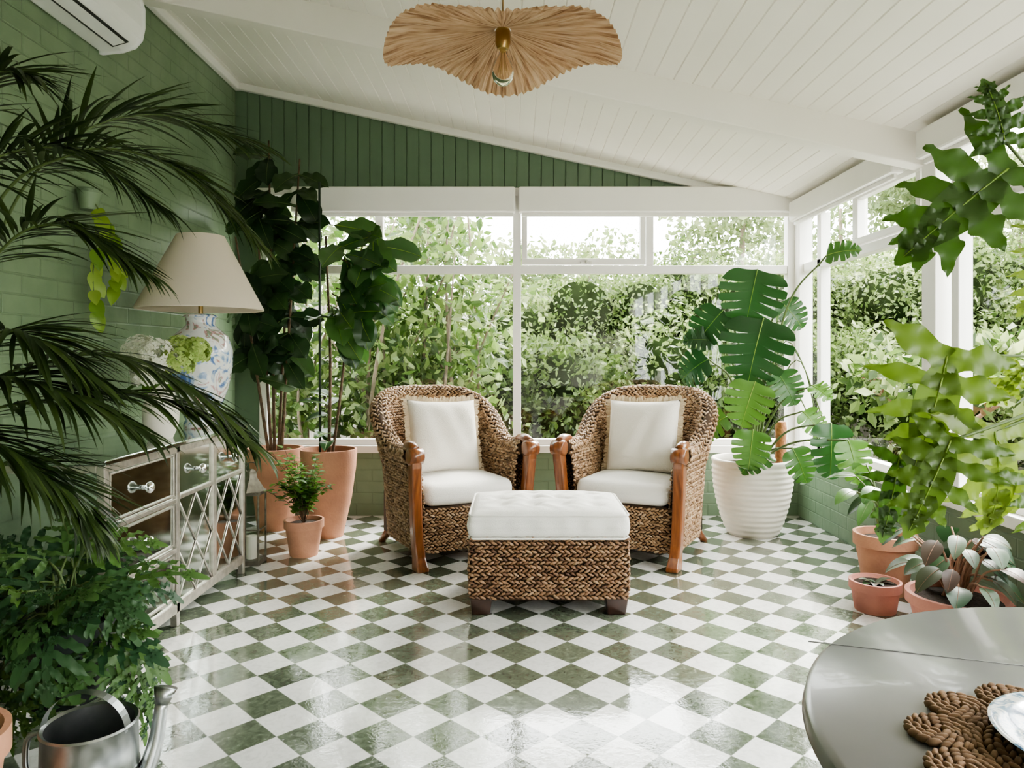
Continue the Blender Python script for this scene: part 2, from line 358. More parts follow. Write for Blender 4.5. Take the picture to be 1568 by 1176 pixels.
def lobeleaf(mb,L,W,pos,d,up,nl=5,lw=.2,core=.3,bend=.7,mi=0,rib=None,ang0=1.75,ang1=.55,wave=.006,fold=.12,lobe=None,val=None):
    """deeply lobed leaf: central blade with finger-like lobes either side"""
    lobe=lobe or wf_lobe
    mb.val=R(0,1) if val is None else val; parts=[]
    V,F=leafv(L,W*core,wf_ov,n=14,m=2,bend=0,fold=fold); parts.append((V,F))
    for i in range(nl):
        t=i/(nl-1 if nl>1 else 1); y=L*(.04+.74*t); size=W/2*(.62+.5*math.sin(pi*min(1,t*.8+.25)))*(1-.35*t)
        for sg in (-1,1):
            a=(ang0+(ang1-ang0)*t)*R(.93,1.07); s_=size*R(.85,1.15)
            V,F=leafv(s_,W*lw*R(.8,1.2)*(1-.3*t),lobe,n=14,m=2,bend=R(.1,.8),fold=.15,wave=wave)
            parts.append((place(V,(0,y,.001),(sg*math.sin(a),math.cos(a),fold),(0,0,1)),F))
    V,F=leafv(L*.34,W*lw*1.1,lobe,n=14,m=1,bend=.1,fold=.15); V[:,1]+=L*.74; parts.append((V,F))
    for V,F in parts: mb.add(place(bendv(V,L,bend),pos,d,up),F,mi)
    if rib is not None:
        mid=np.stack([np.zeros(9),np.linspace(0,L,9),np.full(9,.003)],1); ribtube(mb,place(bendv(mid,L,bend),pos,d,up),.003*L/.3,rib)
def stem(mb,a,b_,r=.004,arch=.1,mi=1,n=10):
    a=np.array(a,float); b_=np.array(b_,float); mid=(a+b_)/2+np.array([0,0,arch])
    v,f=tube(spline([a,mid,b_],n),[r*1.3,r],6); mb.add(v,f,mi)
def frond(mb,pts,nl=34,Lmax=.3,w=.02,droop=.35,start=.22,r=.006):
    n=60; P=spline(pts,n); v,f=tube(P,[r,r*.25],6); mb.add(v,f,1)
    T=np.gradient(P,axis=0); T/=np.linalg.norm(T,axis=1)[:,None]
    for i in range(nl):
        t=start+(1-start)*(i/(nl-1)); k=min(int(t*(n-1)),n-1); tt=(i/(nl-1))
        L=Lmax*(.45+.55*math.sin(pi*min(1,tt*.85+.2)))*R(.88,1.1)
        for sg in (-1,1):
            side=np.cross(T[k],[0,0,1.]); side/=np.linalg.norm(side)+1e-6
            upv=np.cross(side,T[k])
            ang=.65+tt*.8
            d=T[k]*ang+side*sg*(1.0-.55*tt)+upv*R(.15,.5)+np.array([R(-.1,.1),R(-.1,.1),-droop*R(.2,1.0)])
            addleaf(mb,'nar',L,w*R(.8,1.15),P[k],d,(R(-.3,.3),R(-.3,.3),1),bend=R(.2,.9),mi=0,fold=.35)
# ---- weave
def _grain():
    v=[(-1,0,0)]
    for t in (-.62,0,.62):
        rr=math.sqrt(1-t*t*.9)
        for k in range(6):
            a=2*pi*k/6; v.append((t,rr*math.cos(a),rr*math.sin(a)))
    v.append((1,0,0)); f=[]
    for k in range(6):
        l=(k+1)%6
        f.append((0,1+l,1+k)); 
        for j in (0,1): f.append((1+j*6+k,1+j*6+l,7+j*6+l,7+j*6+k))
        f.append((19,13+k,13+l))
    return np.array(v),f
GV,GF3=_grain()
def grains(mb,P,T,Nn,L,Wd,H,mi=0):
    P=np.asarray(P);T=np.asarray(T);Nn=np.asarray(Nn)
    T=T/np.linalg.norm(T,axis=1)[:,None]; Nn=Nn/np.linalg.norm(Nn,axis=1)[:,None]; B=np.cross(Nn,T)
    k=len(P); s=np.random.uniform(.88,1.12,(k,1,1))
    V=P[:,None,:]+ (GV[None,:,0,None]*T[:,None,:]*L/2+GV[None,:,1,None]*B[:,None,:]*Wd/2+GV[None,:,2,None]*Nn[:,None,:]*H/2)*s
    nv=len(GV); F=[]
    for i in range(k):
        o=i*nv; F.extend([[a+o for a in q] for q in GF3])
    mb.add(V.reshape(-1,3),F,mi)
def weave(mb,fn,ul,vl,pu=.024,pv=.0165,mask=None,ang=.45,mi=0,jit=.0015):
    nu=max(2,int(ul/pu)); nv=max(2,int(vl/pv))
    U=[];V=[];S=[]
    for j in range(nv):
        u=(np.arange(nu)+(.5 if j%2 else 0)+.25)/nu*ul; U.append(u); V.append(np.full(nu,(j+.5)/nv*vl)); S.append(np.full(nu,1 if j%2 else -1))
    U=np.concatenate(U).clip(0,ul*.999);V=np.concatenate(V);S=np.concatenate(S)
    if mask is not None:
        k=mask(U,V); U,V,S=U[k],V[k],S[k]
    e=1e-3
    P=fn(U,V); Tu=(fn(U+e,V)-fn(U-e,V)); Tv=(fn(U,V+e)-fn(U,V-e))
    Tu/=np.linalg.norm(Tu,axis=1)[:,None]+1e-12; Tv/=np.linalg.norm(Tv,axis=1)[:,None]+1e-12
    Nn=np.cross(Tu,Tv); a=ang*S[:,None]+np.random.normal(0,.08,(len(S),1))
    T=Tu*np.cos(a)+Tv*np.sin(a)
    grains(mb,P+np.random.normal(0,jit,P.shape),T,Nn,pu*1.45,pv*.85,.016,mi)

# ------------------------------------------------------------------ room shell
XL,XR,YB,YF=-2.11,2.12,5.40,-2.6
cz=lambda x: 3.25-0.2151*(x-XL)
b=MB(); b.add([(XL-.2,YF-.1,0),(XR+.2,YF-.1,0),(XR+.2,YB+.15,0),(XL-.2,YB+.15,0),(XL-.2,YF-.1,-.1),(XR+.2,YF-.1,-.1),(XR+.2,YB+.15,-.1),(XL-.2,YB+.15,-.1)],[(0,1,2,3),(7,6,5,4),(0,4,5,1),(1,5,6,2),(2,6,7,3),(3,7,4,0)])
b.obj('floor',M['floor'],smooth=False)
box('wall_left',XL-.15,XL,YF,YB+.12,0,3.45,M['brick'])
box('wall_front',XL,XR+.12,YF-.1,YF,0,3.3,M['ceil'])
box('wall_back_lower',XL-.0,XR+.12,YB,YB+.12,0,.475,M['brick2'])
box('wall_right_lower',XR,XR+.12,YF,YB,0,.475,M['brick2'])
box('wall_back_pier',XL,-1.93,YB,YB+.12,.475,2.45,M['green_board'])
def boards(name,x0,x1,pitch,mat,mode):
    xs=[]
    x=x0
    while x<x1-1e-6:
        xe=min(x+pitch,x1)
        xs+= [(x,1),(x+.004,0),(xe-.004,0)]
        x=xe
    xs.append((x1,1)); b=MB(); v=[]
    for (x,g) in xs:
        if mode=='ceil': v+= [(x,YF,cz(x)+.006*g),(x,YB+.12,cz(x)+.006*g)]
        else: v+= [(x,YB+.007*g,2.44),(x,YB+.007*g,cz(x)+.02)]
    f=[(2*i,2*i+1,2*i+3,2*i+2) for i in range(len(xs)-1)]
    b.add(v,f); return b.obj(name,mat,smooth=False)
boards('ceiling',XL-.02,XR+.12,.098,M['ceil'],'ceil')
boards('wall_back_gable',XL,XR,.092,M['green_board'],'wall')
def slopebox(name,x0,x1,y0,y1,dt,db,mat):
    b=MB(); v=[]
    for x in (x0,x1):
        v+=[(x,y0,cz(x)-db),(x,y1,cz(x)-db),(x,y1,cz(x)-dt),(x,y0,cz(x)-dt)]
    b.add(v,[(0,1,2,3),(4,7,6,5),(0,4,5,1),(1,5,6,2),(2,6,7,3),(3,7,4,0)]); o=b.obj(name,mat,smooth=False)
    md=o.modifiers.new('bevel','BEVEL'); md.width=.006; md.segments=2; return o
slopebox('ceiling_beam',XL,XR,3.70,3.80,-.01,.165,M['ceil'])
slopebox('ceiling_beam.001',XL,XR,1.5,1.6,-.01,.165,M['ceil'])
slopebox('trim_back',XL,XR,YB-.045,YB,-.01,.05,M['white'])
slopebox('trim_beam',XL,XR,3.80,3.83,-.01,.03,M['ceil'])
box('trim_left',XL,XL+.045,YF,YB,3.19,3.25,M['white'],bevel=.01)
box('trim_right',XR-.04,XR+.1,YF,YB,2.29,2.36,M['white'],bevel=.01)
box('trim_head',-1.95,XR,YB-.02,YB+.1,2.40,2.46,M['white'],bevel=.004)
# ---- back windows
w1=empty('window_1'); y0,y1=YB+.0,YB+.07
fr=[]
fr.append((-1.93,XR,YB-.04,YB+.12,.475,.53))
fr.append((-1.93,-1.87,y0,y1,.53,2.42)); fr.append((2.04,XR+.1,y0-.01,y1,.53,2.42))
fr.append((-.022,.038,y0-.005,y1,.53,2.42))
fr.append((-1.87,2.04,y0,y1,1.82,1.88)); fr.append((-1.87,2.04,y0,y1,2.33,2.42))
fr.append((-1.06,-1.0,y0,y1,1.88,2.33)); fr.append((.98,1.035,y0,y1,1.88,2.33))
fr.append((-1.87,2.04,y0,y1,.53,.575))
boxes('frame',fr,M['white'],w1,.004)
sx0,sx1,sz0,sz1=.045,.972,1.885,2.32
boxes('sash',[(sx0,sx1,y0-.02,y0+.03,sz0,sz0+.045),(sx0,sx1,y0-.02,y0+.03,sz1-.04,sz1),(sx0,sx0+.04,y0-.02,y0+.03,sz0+.045,sz1-.04),(sx1-.04,sx1,y0-.02,y0+.03,sz0+.045,sz1-.04)],M['white'],w1,.004)
boxes('latch',[(.48,.57,y0-.045,y0-.02,1.89,1.905),(.515,.535,y0-.07,y0-.02,1.89,1.92)],M['chrome'],w1,.003)
boxes('glass',[(-1.9,2.08,YB+.03,YB+.034,.55,2.38)],M['glass'],w1)
# ---- right windows
w2=empty('window_2'); x0,x1=XR+.0,XR+.07; fr=[]
fr.append((XR-.05,XR+.12,YF,YB,.475,.53)); fr.append((x0,x1,YF,YB,.53,.575)); fr.append((x0,x1,YF,YB,1.82,1.88)); fr.append((x0,x1,YF,YB,2.22,2.3))
for (a,c,th) in [(5.30,5.40,.03),(3.60,3.72,.02),(3.44,3.50,0),(1.72,1.84,.02),(-.1,.02,.02),(YF,YF+.1,.02)]:
    fr.append((x0-th,x1,a,c,.53,2.3))
for yy in (4.50,2.65,.85,-1.1): fr.append((x0,x1,yy-.03,yy+.03,1.88,2.2))
fr.append((x0,x1,5.0,5.06,.53,2.2))
boxes('frame',fr,M['white'],w2,.004)
boxes('sash',[(x0-.02,x0+.03,3.74,4.46,1.885,1.925),(x0-.02,x0+.03,3.74,4.46,2.165,2.2),(x0-.02,x0+.03,3.74,3.78,1.925,2.165),(x0-.02,x0+.03,4.42,4.46,1.925,2.165),
 (x0-.02,x0+.03,2.69,3.43,1.885,1.93),(x0-.02,x0+.03,2.69,2.73,1.93,2.2),(x0-.02,x0+.03,3.39,3.43,1.93,2.2)],M['white'],w2,.004)
boxes('latch',[(x0-.05,x0-.02,3.02,3.12,1.89,1.905),(x0-.075,x0-.02,3.06,3.08,1.89,1.925)],M['chrome'],w2,.003)
boxes('glass',[(XR+.03,XR+.034,YF,5.38,.55,2.25)],M['glass'],w2)
def blind(name,lst):
    e=empty(name); boxes('cassette',lst,M['white'],e,.012); return e
rb=blind('roller_blind',[(-1.66,-.005,YB-.11,YB-.021,2.262,2.45)])
box('blind_rail',-1.64,-.02,YB-.075,YB-.055,2.235,2.262,M['white'],rb,.004)
rb=blind('roller_blind',[(.02,2.05,YB-.11,YB-.021,2.262,2.45)])
box('blind_rail',.04,2.03,YB-.075,YB-.055,2.235,2.262,M['white'],rb,.004)
for a,c in ((3.84,5.27),(1.95,3.60),(0,1.85)):
    rb=blind('roller_blind',[(XR-.12,XR-.0405,a,c,2.18,2.325)]); box('blind_rail',XR-.09,XR-.07,a+.02,c-.02,2.155,2.18,M['white'],rb,.004)

# ------------------------------------------------------------------ wicker armchair
def build_chair(name,loc,rz,mirror=False,data=None):
    root=empty(name,loc,rz)
    if mirror: root.scale=(-1,1,1)
    if data:
        for o in data:
            c=bpy.data.objects.new(o.name.split('.')[0],o.data); scene.collection.objects.link(c); c.parent=root
            c.location=o.location; c.rotation_euler=o.rotation_euler; c.scale=o.scale
            for md in o.modifiers:
                if md.type=='BEVEL':
                    m2=c.modifiers.new('bevel','BEVEL'); m2.width=md.width; m2.segments=md.segments
        return root,None
    kids=[]
    A=.385; yb=.05; By=.33
    pts=[(-A,y) for y in np.linspace(-.33,yb,30)]+[(-A*math.cos(t),yb+By*math.sin(t)) for t in np.linspace(0,pi,90)[1:-1]]+[(A,y) for y in np.linspace(yb,-.33,30)]
    pts=np.array(pts); sl=np.r_[0,np.cumsum(np.linalg.norm(np.diff(pts,axis=0),axis=1))]; SL=sl[-1]
    tg=np.gradient(pts,axis=0); tg/=np.linalg.norm(tg,axis=1)[:,None]; nm=np.stack([-tg[:,1],tg[:,0]],1)
    def hy(y):
        t=np.clip((y+.14)/.52,0,1); t=t*t*(3-2*t); return .635+.315*t
    def plan(s,z,off):
        x=np.interp(s,sl,pts[:,0]);y=np.interp(s,sl,pts[:,1]);nx=np.interp(s,sl,nm[:,0]);ny=np.interp(s,sl,nm[:,1])
        k=.89+.11*np.clip(z/.58,0,1)+.17*np.clip((z-.52)/.3,0,1.2)
        X=(x-nx*off)*k; Y=(y-ny*off); Y=np.where(Y>yb,yb+(Y-yb)*(.92+.08*np.clip(z/.6,0,1)),Y); Y=Y+.10*np.clip(y/.38,0,1)*(np.clip(z,0,1)/.95)**2
        return X,Y,nx,ny,y
    TH=.075
    outer=lambda s,v:(lambda r:np.stack([r[0],r[1],v+.09],-1))(plan(s,v+.09,0))
    inner=lambda s,v:(lambda r:np.stack([r[0],r[1],v+.30],-1))(plan(SL-s,v+.30,TH))
    def rim(s,v):
        a=v/.047-pi*.25
        y=np.interp(s,sl,pts[:,1]); h=hy(y); X,Y,nx,ny,_=plan(s,h,TH/2)
        return np.stack([X+nx*.052*np.cos(a),Y+ny*.052*np.cos(a),h+.047*np.sin(a)],-1)
    mb=MB()
    ymap=lambda s:np.interp(s,sl,pts[:,1])
    weave(mb,outer,SL,.90,mask=lambda u,v:v+.09<hy(ymap(u))-.015)
    weave(mb,inner,SL-.0,.68,mask=lambda u,v:v+.30<hy(ymap(SL-u))-.015)
    weave(mb,rim,SL,.047*pi*1.5,pu=.028,pv=.018,ang=.6)
    front=lambda u,v:np.stack([u-.31,np.full_like(u,-.345)+0*u-.02*np.sin((u/.62)*pi),v+.075],-1)
    weave(mb,front,.62,.25)
    kids.append(mb.obj('wicker_weave',M['wicker'],root))
    mb=MB(); S=np.linspace(0,SL,80)
    for fn,flip,z0,off in ((outer,0,.09,.006),(inner,1,.30,TH-.006)):
        v=[];nz=12
        for j in range(nz):
            hh=hy(ymap(S)); z=z0+(hh-z0)*j/(nz-1); X,Y,_,_,_=plan(S,z,off); v.append(np.stack([X,Y,z],-1))
        v=np.concatenate(v); n=len(S); f=[(j*n+i,j*n+i+1,(j+1)*n+i+1,(j+1)*n+i) for j in range(nz-1) for i in range(n-1)]
        mb.add(v,f)
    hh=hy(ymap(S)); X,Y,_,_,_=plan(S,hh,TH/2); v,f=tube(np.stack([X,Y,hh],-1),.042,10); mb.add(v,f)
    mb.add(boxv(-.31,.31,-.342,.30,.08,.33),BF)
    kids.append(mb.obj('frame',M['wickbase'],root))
    mb=MB()
    for sg in (-1,1):
        prof=[(0,-.405,.048),(.03,-.40,.045),(.07,-.385,.036),(.15,-.372,.031),(.28,-.368,.031),(.42,-.375,.032),(.52,-.384,.034),(.585,-.390,.037),(.625,-.388,.036)]
        z,yc,hw=zip(*prof); zz=np.linspace(0,.625,26); yy=np.interp(zz,z,yc); ww=np.interp(zz,z,hw)
        xc=sg*(.345+.03*np.clip(zz/.6,0,1)); hx=.030+.006*np.exp(-(zz/.05)**2)
        v=[]
        for i in range(len(zz)):
            v+=[(xc[i]-hx[i],yy[i]-ww[i],zz[i]),(xc[i]+hx[i],yy[i]-ww[i],zz[i]),(xc[i]+hx[i],yy[i]+ww[i],zz[i]),(xc[i]-hx[i],yy[i]+ww[i],zz[i])]
        f=[(0,3,2,1),tuple(range(4*25,4*26))]+[(4*i+k,4*i+(k+1)%4,4*i+4+(k+1)%4,4*i+4+k) for i in range(25) for k in range(4)]
        mb.add(v,f)
    o=mb.obj('front_posts',M['honey'],root,smooth=False); md=o.modifiers.new('bevel','BEVEL'); md.width=.010; md.segments=3; kids.append(o)
    mb=MB()
    for sg in (-1,1):
        X=sg*.375
        v,f=tube([(X-.043,-.395,.640),(X-.04,-.395,.640),(X+.04,-.395,.640),(X+.043,-.395,.640)],[.035,.046,.046,.035],20); mb.add(v,f)
        v,f=tube(spline([(X,-.39,.672),(X,-.34,.690),(X*.99,-.27,.688),(X*.98,-.22,.675)],10),[.03,.032,.026,.008],12); mb.add(v,f)
        v,f=tube([(sg*.27,.27,.12),(sg*.29,.30,.05),(sg*.315,.335,.0)],[.03,.026,.022],10); mb.add(v,f)
    kids.append(mb.obj('scrolls_and_feet',M['honey'],root))
    def sf(V):
        x=V[:,0]/.29; y=V[:,1]/.28
        V[:,2]+=np.where(V[:,2]>0,.022*(1-x**2).clip(0)*(1-y**2).clip(0),0)
        V[:,1]-=.03*(1-x**2).clip(0)*(V[:,1]<-.1)
        k=np.clip((V[:,1]-.05)/.25,0,1); V[:,0]*=1-.22*k**2
        return V
    mb=MB(); v,f=rboxv(.292,.29,.062,.055,26,sf); mb.add(v,f); kids.append(mb.obj('seat_cushion',M['fabric'],root,loc=(0,-.065,.395),merge=True))
    n=30; g=np.linspace(-1,1,n); a,c=np.meshgrid(g,g,indexing='ij')
    th=.09*((1-a**4)*(1-c**4)).clip(0)**.55; pin=1-.06*(1-np.abs(a)**2)*(np.abs(c)**6); pin2=1-.06*(1-np.abs(c)**2)*(np.abs(a)**6)
    wr=.006*np.sin(a*9+c*4)*(1-a**2)*(1-c**2)
    mb=MB(); PS=.238
    f=[(i*n+j,(i+1)*n+j,(i+1)*n+j+1,i*n+j+1) for i in range(n-1) for j in range(n-1)]
    for sg in (1,-1):
        v=np.stack([a*PS*pin2,-sg*(th+wr),c*PS*pin],-1).reshape(-1,3); mb.add(v,f)
    o=mb.obj('back_pillow',M['fabric2'],root,loc=(.01,.075,.685),merge=True); o.rotation_euler=(-.24,.03,0); kids.append(o)
    mb=MB()
    for side in range(4):
        k=60
        for i in range(k):
            t=-1+2*i/(k-1); e=PS*(1-.06*(1-t*t)); p={0:(t*PS,e),1:(t*PS,-e),2:(e,t*PS),3:(-e,t*PS)}[side]; dd={0:(0,1),1:(0,-1),2:(1,0),3:(-1,0)}[side]
            q=(p[0]+dd[0]*.03+R(-.008,.008),p[1]+dd[1]*.03+R(-.008,.008))
            w=.006; px=(dd[1]*w,dd[0]*w)
            mb.add([(p[0]-px[0],R(-.004,.004),p[1]-px[1]),(p[0]+px[0],R(-.004,.004),p[1]+px[1]),(q[0]+px[0],R(-.01,.01),q[1]+px[1]),(q[0]-px[0],R(-.01,.01),q[1]-px[1])],[(0,1,2,3)])
    o=mb.obj('pillow_fringe',M['fringe'],root,loc=(.01,.075,.685)); o.rotation_euler=(-.24,.03,0); kids.append(o)
    return root,kids
c1,kids=build_chair('wicker_armchair',(-.434,4.53,0),math.radians(30))
build_chair('wicker_armchair',(.784,4.53,0),math.radians(-30),mirror=True,data=kids)

# ------------------------------------------------------------------ ottoman
ot=empty('wicker_ottoman',(.153,3.585,0))
mb=MB(); hx,hyy=.365,.265
for sg in (-1,1):
    weave(mb,(lambda u,v,sg=sg:np.stack([sg*(u-hx)*1.0,np.full_like(u,-sg*hyy)-sg*.006*np.sin(v/.28*pi),v+.075],-1)),2*hx,.285,pu=.026,pv=.017,ang=.45)
    weave(mb,(lambda u,v,sg=sg:np.stack([np.full_like(u,sg*hx)+sg*.006*np.sin(v/.28*pi),sg*(u-hyy),v+.075],-1)),2*hyy,.285,pu=.026,pv=.017,ang=.45)
mb.obj('woven_sides',M['wickerD'],ot)
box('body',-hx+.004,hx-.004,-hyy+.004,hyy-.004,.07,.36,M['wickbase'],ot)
mb=MB()
for sx_ in (-1,1):
    for sy_ in (-1,1):
        x=sx_*.315;y=sy_*.215; w=.052; w2=.042
        v=[(x-w2,y-w2,0),(x+w2,y-w2,0),(x+w2,y+w2,0),(x-w2,y+w2,0),(x-w,y-w,.078),(x+w,y-w,.078),(x+w,y+w,.078),(x-w,y+w,.078)]; mb.add(v,BF)
o=mb.obj('feet',M['darkwood'],ot,smooth=False); md=o.modifiers.new('bevel','BEVEL'); md.width=.006; md.segments=2
def of(V):
    x=V[:,0]/.372; y=V[:,1]/.272; top=V[:,2]>0.02
    dz=.03*(1-x**4).clip(0)*(1-y**4).clip(0)
    for tx in (-.6,-.2,.2,.6):
        for ty in (-.5,0,.5):
            dz=dz-.018*np.exp(-(((x-tx)*.372)**2+((y-ty)*.272)**2)/.0016)
    dz=dz+.004*np.sin(x*23+3*np.sin(y*9))*(1-x**2).clip(0)*(1-y**2).clip(0)
    V[:,2]+=np.where(top,dz,0)
    side=(1-np.abs(V[:,2]/.055)).clip(0,1)
    V[:,0]*=1+.02*side; V[:,1]*=1+.02*side
    V[:,0]+=.003*np.sin(V[:,1]*60)*side; V[:,1]+=.003*np.sin(V[:,0]*55)*side
    return V
mb=MB(); v,f=rboxv(.372,.272,.058,.03,60,of); mb.add(v,f); mb.obj('cushion',M['fabric'],ot,loc=(0,0,.412),merge=True)
mb=MB()
for z in (.356,.462):
    P=[];hx2,hy2,rc=.370,.270,.03
    for (cx_,cy_,a0) in ((hx2-rc,hy2-rc,0),(-hx2+rc,hy2-rc,pi/2),(-hx2+rc,-hy2+rc,pi),(hx2-rc,-hy2+rc,1.5*pi)):
        for k in range(6): a=a0+k/5*pi/2; P.append((cx_+rc*math.cos(a),cy_+rc*math.sin(a),z))
    P.append(P[0]); 
    Q=[]
    for i in range(len(P)-1):
        for k in range(4): t=k/4; Q.append(tuple(P[i][j]*(1-t)+P[i+1][j]*t for j in range(3)))
    Q.append(P[0]); v,f=tube(Q,.0055,8); mb.add(v,f)
mb.obj('piping',M['fabric'],ot)

# ------------------------------------------------------------------ pendant lamp
pl=empty('raffia_pendant_lamp',(-.047,2.6,0))
nr,nth=26,720; v=[]
pj=np.random.uniform(-1,1,nth); pj=(pj+np.roll(pj,1))/2
for i in range(nr):
    q=i/(nr-1); r=.03+.40*q
    for k in range(nth):
        a=2*pi*k/nth
        amp=.031+.008*math.sin(a)
        wv=-amp*math.cos(4*a)*q**1.8+.006*math.sin(3*a+.5)*q**2+.038*math.sin(a)*q
        rr=r*(1+.012*math.sin(5*a)*q**2)
        z=.060*(1-q)**1.3+wv-.014*max(0,q-.8)/.2+.005*pj[k]*min(1,q*2)+.005*math.sin(a*90)*min(1,q*1.5)
        v.append((rr*math.cos(a),rr*math.sin(a),z))
f=[(i*nth+k,i*nth+(k+1)%nth,(i+1)*nth+(k+1)%nth,(i+1)*nth+k) for i in range(nr-1) for k in range(nth)]
mb=MB(); mb.add(v,f); o=mb.obj('shade',M['raffia'],pl,loc=(0,0,2.318))
lathe('socket',[(0,.09),(.022,.09),(.024,.05),(.028,.045),(.028,0),(.02,-.02),(0,-.02)],M['brass'],pl,(0,0,2.33),24)
m,nt,bb=newmat('bulb_glass'); setp(bb,Roughness=.03); bb.inputs['Transmission Weight'].default_value=1; bb.inputs['IOR'].default_value=1.15; bb.inputs['Base Color'].default_value=(1,.93,.8,1)
lathe('bulb',[(.013,0),(.016,-.02),(.034,-.055),(.041,-.085),(.034,-.115),(.015,-.132),(0,-.135)],m,pl,(0,0,2.312),24,False)
mb=MB(); mb.add(*tube([(0,0,2.42),(0,0,cz(-.047))],.003,6)); mb.obj('cord',M['brass'],pl)
lathe('ceiling_rose',[(0,0),(.04,0),(.045,-.012),(.0,-.02)],M['white'],pl,(0,0,cz(-.047)+.005),24)
mb=MB()
for k in range(6):
    a=k/6*2*pi; mb.add(*tube([(.008*math.cos(a),.008*math.sin(a),2.30),(.018*math.cos(a),.018*math.sin(a),2.225)],.0012,4))
mb.obj('filament',M['brass'],pl)

# ------------------------------------------------------------------ air conditioner
ac=empty('air_conditioner')
prof=[(XL,2.99),(XL,3.03),(XL+.17,3.03),(XL+.205,3.01),(XL+.222,2.95),(XL+.222,2.86),(XL+.21,2.80),(XL+.18,2.765),(XL+.12,2.745),(XL+.02,2.735),(XL,2.74)]
mb=MB(); n=len(prof); v=[(x,y,z) for y in (2.78,3.64) for x,z in prof]
mb.add(v,[tuple(range(n)),tuple(range(n,2*n))[::-1]]+[(i,(i+1)%n,n+(i+1)%n,n+i) for i in range(n)]); o=mb.obj('body',M['plastic'],ac,smooth=False)
md=o.modifiers.new('bevel','BEVEL'); md.width=.012; md.segments=3
mb=MB(); mb.add([(XL+.10,2.83,2.7385),(XL+.185,2.83,2.763),(XL+.185,3.58,2.763),(XL+.10,3.58,2.7385)],[(0,1,2,3)]); mb.obj('outlet',M['dark'],ac,False)
mb=MB(); mb.add([(XL+.115,2.85,2.736),(XL+.175,2.85,2.753),(XL+.175,3.56,2.753),(XL+.115,3.56,2.736)],[(0,1,2,3)]); mb.obj('flap',M['plastic'],ac,False)

# ------------------------------------------------------------------ mirrored sideboard
sb=empty('mirrored_sideboard')
X0,X1,Y0,Y1=-2.03,-1.50,2.62,3.98
box('carcass',X0,X1-.012,Y0+.012,Y1-.012,.06,.80,M['mirror'],sb)
fr=[]
for yy in (Y0,3.18,Y1-.03): fr.append((X1-.03,X1,yy,yy+.03,.0,.80))
fr+=[(X0,X0+.03,Y0,Y0+.03,0,.8),(X0,X0+.03,Y1-.03,Y1,0,.8)]
fr+=[(X1-.03,X1,Y0+.03,Y1-.03,.77,.80),(X1-.03,X1,Y0+.03,Y1-.03,.06,.105),(X0+.03,X1-.03,Y0,Y0+.03,.77,.8),(X0+.03,X1-.03,Y0,Y0+.03,.06,.105)]
for z in (.56,.34): fr.append((X1-.02,X1,Y0+.03,3.18,z-.010,z+.010))
fr.append((X1-.02,X1,3.565,3.605,.105,.77))
fr+=[(X1-.02,X1,3.21,3.565,z,z+.02) for z in (.56,)]+[(X1-.02,X1,3.605,3.95,z,z+.02) for z in (.56,)]
boxes('frame',fr,M['silver'],sb,.003)
fr=[]
for (za,zb) in ((.58,.765),(.36,.54),(.125,.32)):
    fr+=[(X1-.012,X1-.004,Y0+.045,3.17,za,za+.008),(X1-.012,X1-.004,Y0+.045,3.17,zb-.008,zb),(X1-.012,X1-.004,Y0+.045,Y0+.053,za,zb),(X1-.012,X1-.004,3.162,3.17,za,zb)]
boxes('drawer_beading',fr,M['silver'],sb,.002)
box('top',X0-.01,X1+.012,Y0-.012,Y1+.012,.80,.82,M['mirror'],sb,.005)
mb=MB()
for (ya,yc_) in ((3.21,3.565),(3.605,3.95)):
    ym=(ya+yc_)/2; zm=(.105+.56)/2
    for (a,c) in (((ya,zm),(ym,.105)),((ym,.105),(yc_,zm)),((yc_,zm),(ym,.56)),((ym,.56),(ya,zm)),((ya,.105),(ym,zm)),((ym,zm),(yc_,.105)),((ya,.56),(ym,zm)),((ym,zm),(yc_,.56))):
        mb.add(*tube([(X1-.009,a[0],a[1]),(X1-.009,c[0],c[1])],.004,6))
mb.obj('lattice',M['silver'],sb)
mb=MB()
for z,yy in ((.67,2.90),(.45,2.90),(.225,2.90),(.67,3.39),(.67,3.78)):
        v,f=lathev([(0,0),(.010,0),(.010,.015),(.022,.025),(.024,.035),(.015,.045),(0,.048)],14); v=[(X1+z_-.008,yy+y_,z+x_) for x_,y_,z_ in v]; mb.add(v,f)
mb.obj('knobs',M['chrome'],sb)

# ------------------------------------------------------------------ table lamp
tl=empty('table_lamp',(-1.68,3.83,.82))
lathe('ceramic_base',[(r,z*1.24) for r,z in [(0,0),(.085,0),(.085,.02),(.075,.035),(.10,.08),(.14,.17),(.160,.26),(.162,.33),(.14,.39),(.09,.425),(.072,.44),(.075,.47),(.09,.475),(.07,.485),(.0,.485)]],M['porcelain'],tl,seg=48,sharp=False)
lathe('stem',[(.012,.60),(.012,.98),(.03,.98),(.03,1.0),(0,1.0)],M['brass'],tl,seg=16)
lathe('shade',[(.318,.625),(.320,.63),(.120,1.02),(.117,1.02),(.313,.632)],M['shadelinen'],tl,seg=64)
